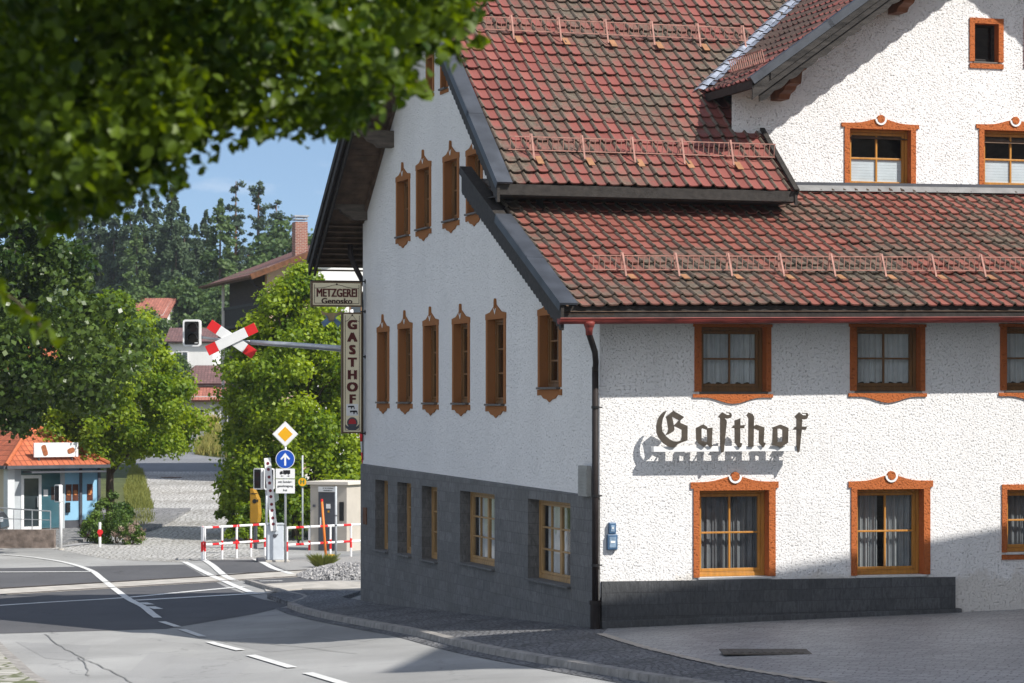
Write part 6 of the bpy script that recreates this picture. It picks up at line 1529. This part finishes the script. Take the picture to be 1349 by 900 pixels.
# far grey house with two roofs
Y=205; hp=at(232,560,Y); hz_=g(hp.x,Y); h=empty('grey_house',(hp.x,Y,hz_),.05); tag(h,'small grey house with purple brown roofs up the lane','house')
wz=at(0,527,Y).z-hz_; r1=at(0,505,Y).z-hz_; r2=at(0,482,Y).z-hz_
mb=MB(); mb.box(.4,8,0,7,-3,wz+.3); mb.build('wall',PLAS_G,h)
mb=MB(); mb.box(.2,8,1.8,7,wz,r1+.2); mb.build('upper_wall',PLAS_G,h)
roofplane('lower_roof',T_RD,h,[[(0,-.5,wz),(8.5,-.5,wz),(8.5,2.2,r1-.05),(0,2.2,r1-.05)]],.15)
roofplane('roof',T_PU,h,[[(-.5,1.4,r1),(8.9,1.4,r1),(6.4,4.2,r2+.1),(1.2,4.2,r2+.1)],[(-.5,7.2,r1),(-.5,1.4,r1),(1.2,4.2,r2+.1)],[(8.9,7.2,r1),(-.5,7.2,r1),(1.2,4.2,r2+.1),(6.4,4.2,r2+.1)],[(8.9,1.4,r1),(8.9,7.2,r1),(6.4,4.2,r2+.1)]],.15)
win(h,FRONT(0),1.1,2.2,wz-1.9,wz-.7); win(h,FRONT(0),3.4,4.5,wz-1.9,wz-.7)
# white house with a red roof below the wood
Y=232; hp=at(132,480,Y); hz_=g(hp.x,Y); h=empty('white_house',(hp.x,Y,hz_),-.1); tag(h,'white house with a dull red roof half hidden below the wood','house')
wz=at(0,415,Y).z-hz_; r1=at(0,391,Y).z-hz_
mb=MB(); mb.add([(0,0,-3),(5.6,0,-3),(5.6,0,wz),(0,0,wz)],[(0,1,2,3)]); mb.add([(5.6,0,-3),(5.6,7,-3),(5.6,7,wz),(5.6,3.5,r1),(5.6,0,wz)],[(0,1,2,3,4)]); mb.add([(0,0,-3),(0,7,-3),(0,7,wz),(0,3.5,r1),(0,0,wz)],[(0,1,2,3,4)]); mb.add([(0,7,-3),(5.6,7,-3),(5.6,7,wz),(0,7,wz)],[(0,1,2,3)]); mb.build('wall',PLAS_W,h,fix=False)
roofplane('roof',T_RD,h,[[(-.4,-.5,wz-.3),(6.0,-.5,wz-.3),(6.0,3.5,r1),(-.4,3.5,r1)],[(6.0,7.5,wz-.3),(-.4,7.5,wz-.3),(-.4,3.5,r1),(6.0,3.5,r1)]],.2)
for u in (.8,3.2): win(h,FRONT(0),u,u+1.2,wz-3,wz-1.4)
# white garden building lower on the slope
Y=216; hp=at(222,470,Y); hz_=g(hp.x,Y); h=empty('white_house',(hp.x,Y,hz_)); tag(h,'pale low house glimpsed between trees beneath the signal','house')
wz=at(0,450,Y).z-hz_; mb=MB(); mb.box(0,3.6,0,6,-3,wz); mb.build('wall',PLAS_W,h); roofplane('roof',T_PU,h,[[(-.3,-.4,wz),(3.9,-.4,wz),(3.9,3,wz+1.2),(-.3,3,wz+1.2)],[(3.9,6.4,wz),(-.3,6.4,wz),(-.3,3,wz+1.2),(3.9,3,wz+1.2)]],.15); win(h,FRONT(0),.6,1.6,wz-2.0,wz-.8)
# ---- tall house across the courtyard (out of frame; its shadow lies over the paving)
th=empty('corner_house',(14.0,36.2,0),0); tag(th,'tall pale house with steep gable across the courtyard, shading the paving','house')
prof=[(26.1,-1),(42.3,-1),(42.3,6.4),(32.05,18.0),(26.3,18.95),(26.1,17.6)]
th.location=(15,0,0)
SH=lambda u,v,d:(d,u,v)
mb=MB(); mb.prism(prof,0,11,SH); mb.build('wall',PLAS_C,th)
mb=MB(); mb.prism([(42.9,5.8),(43.0,6.05),(32.1,18.38),(32.05,18.0)],-.4,11.4,SH); mb.prism([(32.05,18.0),(32.1,18.38),(25.8,19.35),(25.8,19.05)],-.4,11.4,SH); mb.build('roof',T_BR,th)
mb=MB(); mb.prism([(18,-1),(26.05,-1),(26.05,16.8),(18,15)],.3,10,SH); mb.build('shade_annex_wall',PLAS_C,th)  # unseen annex, added and sized to shade the near end of the courtyard
mb=MB(); mb.prism([(17.6,14.95),(26.05,16.8),(26.05,17.1),(17.6,15.25)],0,10.4,SH); mb.build('shade_annex_roof',T_BR,th)
for yy in (28,31.5,35,38.5):
    for zz in (1.2,4.4,7.6):
        if zz>9-(yy-30)*.4 and yy>37: continue
        win(th,lambda u,v,d,yy=yy:(d,u,v),yy,yy+1.2,zz,zz+1.6)

# ---- parked car, only its tail in view
cx0=at(7,690,94.5).x; pc=empty('parked_car',(cx0,94.5,g(cx0,94.5)+.12)); tag(pc,'dark parked car on the terrace, only its wheel and end in view','car')
CARP=M('dark car paint',(.03,.033,.04),.25,.05,2,spec=.6)
mb=MB(); mb.prism([(0,.35),(-.05,.75),(-.25,.95),(-.95,1.02),(-1.55,1.42),(-3.1,1.45),(-3.9,1.05),(-4.15,.95),(-4.2,.4),(-3.6,.22),(-.5,.22)],-.85,.85,lambda u,v,d:(u,d,v)); mb.build('body',CARP,pc,bevel=.06)
mb=MB(); mb.prism([(-1.05,1.04),(-1.6,1.36),(-3.0,1.38),(-3.6,1.06)],-.858,-.852,lambda u,v,d:(u,d,v)); mb.build('side_window',DPANE,pc)
mb=MB(); mb.box(-.12,.012,-.8,-.45,.62,.78); mb.build('headlight',GREYP,pc)
for u in (-.75,-3.4):
    for s_ in (-1,1):
        mb=MB(); mb.disc((u,.33),.33,24,lambda a,b,d:(a,d,b),.66*s_-.1,.66*s_+.1 if s_>0 else .66*s_-.22); wl=mb.build('wheel',BLACK,pc)
        mb=MB(); mb.disc((u,.33),.21,18,lambda a,b,d:(a,d,b),.885*s_,.872*s_); mb.build('rim',GALV,wl)
# =================================================================== LIGHT, SKY, CAMERA
sun_s, sun_t, sun_h = 1.0, -.9, -1.37             # travel of the light in the inn's frame (along y, x, z)
dx = CA*sun_t - SA*sun_s; dy = SA*sun_t + CA*sun_s
ld = Vector((dx,dy,sun_h)).normalized()
sd = bpy.data.lights.new('sun','SUN'); sd.energy=4.8; sd.angle=rad(.53); sd.color=(1,.955,.89)
so = bpy.data.objects.new('sun',sd); COL.objects.link(so); so.rotation_euler=ld.to_track_quat('-Z','Y').to_euler(); so.location=(20,0,40)
w = bpy.data.worlds.new('World'); SC.world=w; w.use_nodes=True; nt=w.node_tree
bg=nt.nodes['Background']
sky=nt.nodes.new('ShaderNodeTexSky'); sky.sky_type='NISHITA'; sky.sun_disc=False
S=-ld
sky.sun_elevation=math.asin(S.z); sky.sun_rotation=math.atan2(S.x,S.y); sky.air_density=1.0; sky.dust_density=.35; sky.ozone_density=2.2; sky.altitude=500
tc=nt.nodes.new('ShaderNodeTexCoord'); mp=nt.nodes.new('ShaderNodeMapping'); mp.inputs['Scale'].default_value=(1,1,2.6); mp.inputs['Location'].default_value=(.35,0,.2)
nt.links.new(tc.outputs['Generated'],mp.inputs[0])
lift=nt.nodes.new('ShaderNodeMapping'); lift.inputs['Location'].default_value=(0,0,.10); nt.links.new(tc.outputs['Generated'],lift.inputs[0]); nt.links.new(lift.outputs[0],sky.inputs[0])
nz=nt.nodes.new('ShaderNodeTexNoise'); nz.inputs['Scale'].default_value=9; nz.inputs['Detail'].default_value=7; nz.inputs['Roughness'].default_value=.55; nt.links.new(mp.outputs[0],nz.inputs['Vector'])
sx=nt.nodes.new('ShaderNodeSeparateXYZ'); nt.links.new(tc.outputs['Generated'],sx.inputs[0])
cz=N(nt,'ShaderNodeMath',operation='MULTIPLY_ADD'); nt.links.new(sx.outputs[1],cz.inputs[0]); cz.inputs[1].default_value=-.16; nt.links.new(nz.outputs['Fac'],cz.inputs[2])  # extra cloud behind the camera, added as neutral fill light
cl_=ramp(nt,cz.outputs[0],[(.42,(0,0,0)),(.62,(.75,.75,.75))])
mxs=mixc(nt,cl_,sky.outputs[0],(7.3,7.5,8.0))
nt.links.new(mxs,bg.inputs[0]); bg.inputs[1].default_value=.105
hz=MB(); hz.box(-420,420,-20,520,-5,62); hzm=bpy.data.materials.new('air'); hzm.use_nodes=True; hn=hzm.node_tree; hn.nodes.clear()
ho=hn.nodes.new('ShaderNodeOutputMaterial'); pv_=hn.nodes.new('ShaderNodeVolumePrincipled'); pv_.inputs['Color'].default_value=(.86,.93,1,1); pv_.inputs['Density'].default_value=.0002; pv_.inputs['Anisotropy'].default_value=.3; hn.links.new(pv_.outputs[0],ho.inputs['Volume'])
ha=hz.build('haze',hzm); tag(ha,'thin summer haze over the valley and the wood','haze',None,'stuff')
cam=bpy.data.cameras.new('camera'); co=bpy.data.objects.new('camera',cam); COL.objects.link(co); SC.camera=co
co.location=(0,0,EYE); co.rotation_euler=(rad(90),0,0)
cam.sensor_width=36; cam.sensor_fit='HORIZONTAL'; cam.lens=F/1349*36; cam.shift_y=(HY-450)/1349; cam.shift_x=0; cam.clip_start=.5; cam.clip_end=3000
cam.dof.use_dof=True; cam.dof.focus_distance=47; cam.dof.aperture_fstop=4.5
SC.view_settings.view_transform='Standard'; SC.view_settings.look='None'; SC.view_settings.gamma=1; SC.view_settings.use_curve_mapping=False
SC.view_settings.exposure=.46
SC.cycles.max_bounces=8; SC.cycles.transparent_max_bounces=12; SC.cycles.sample_clamp_indirect=6
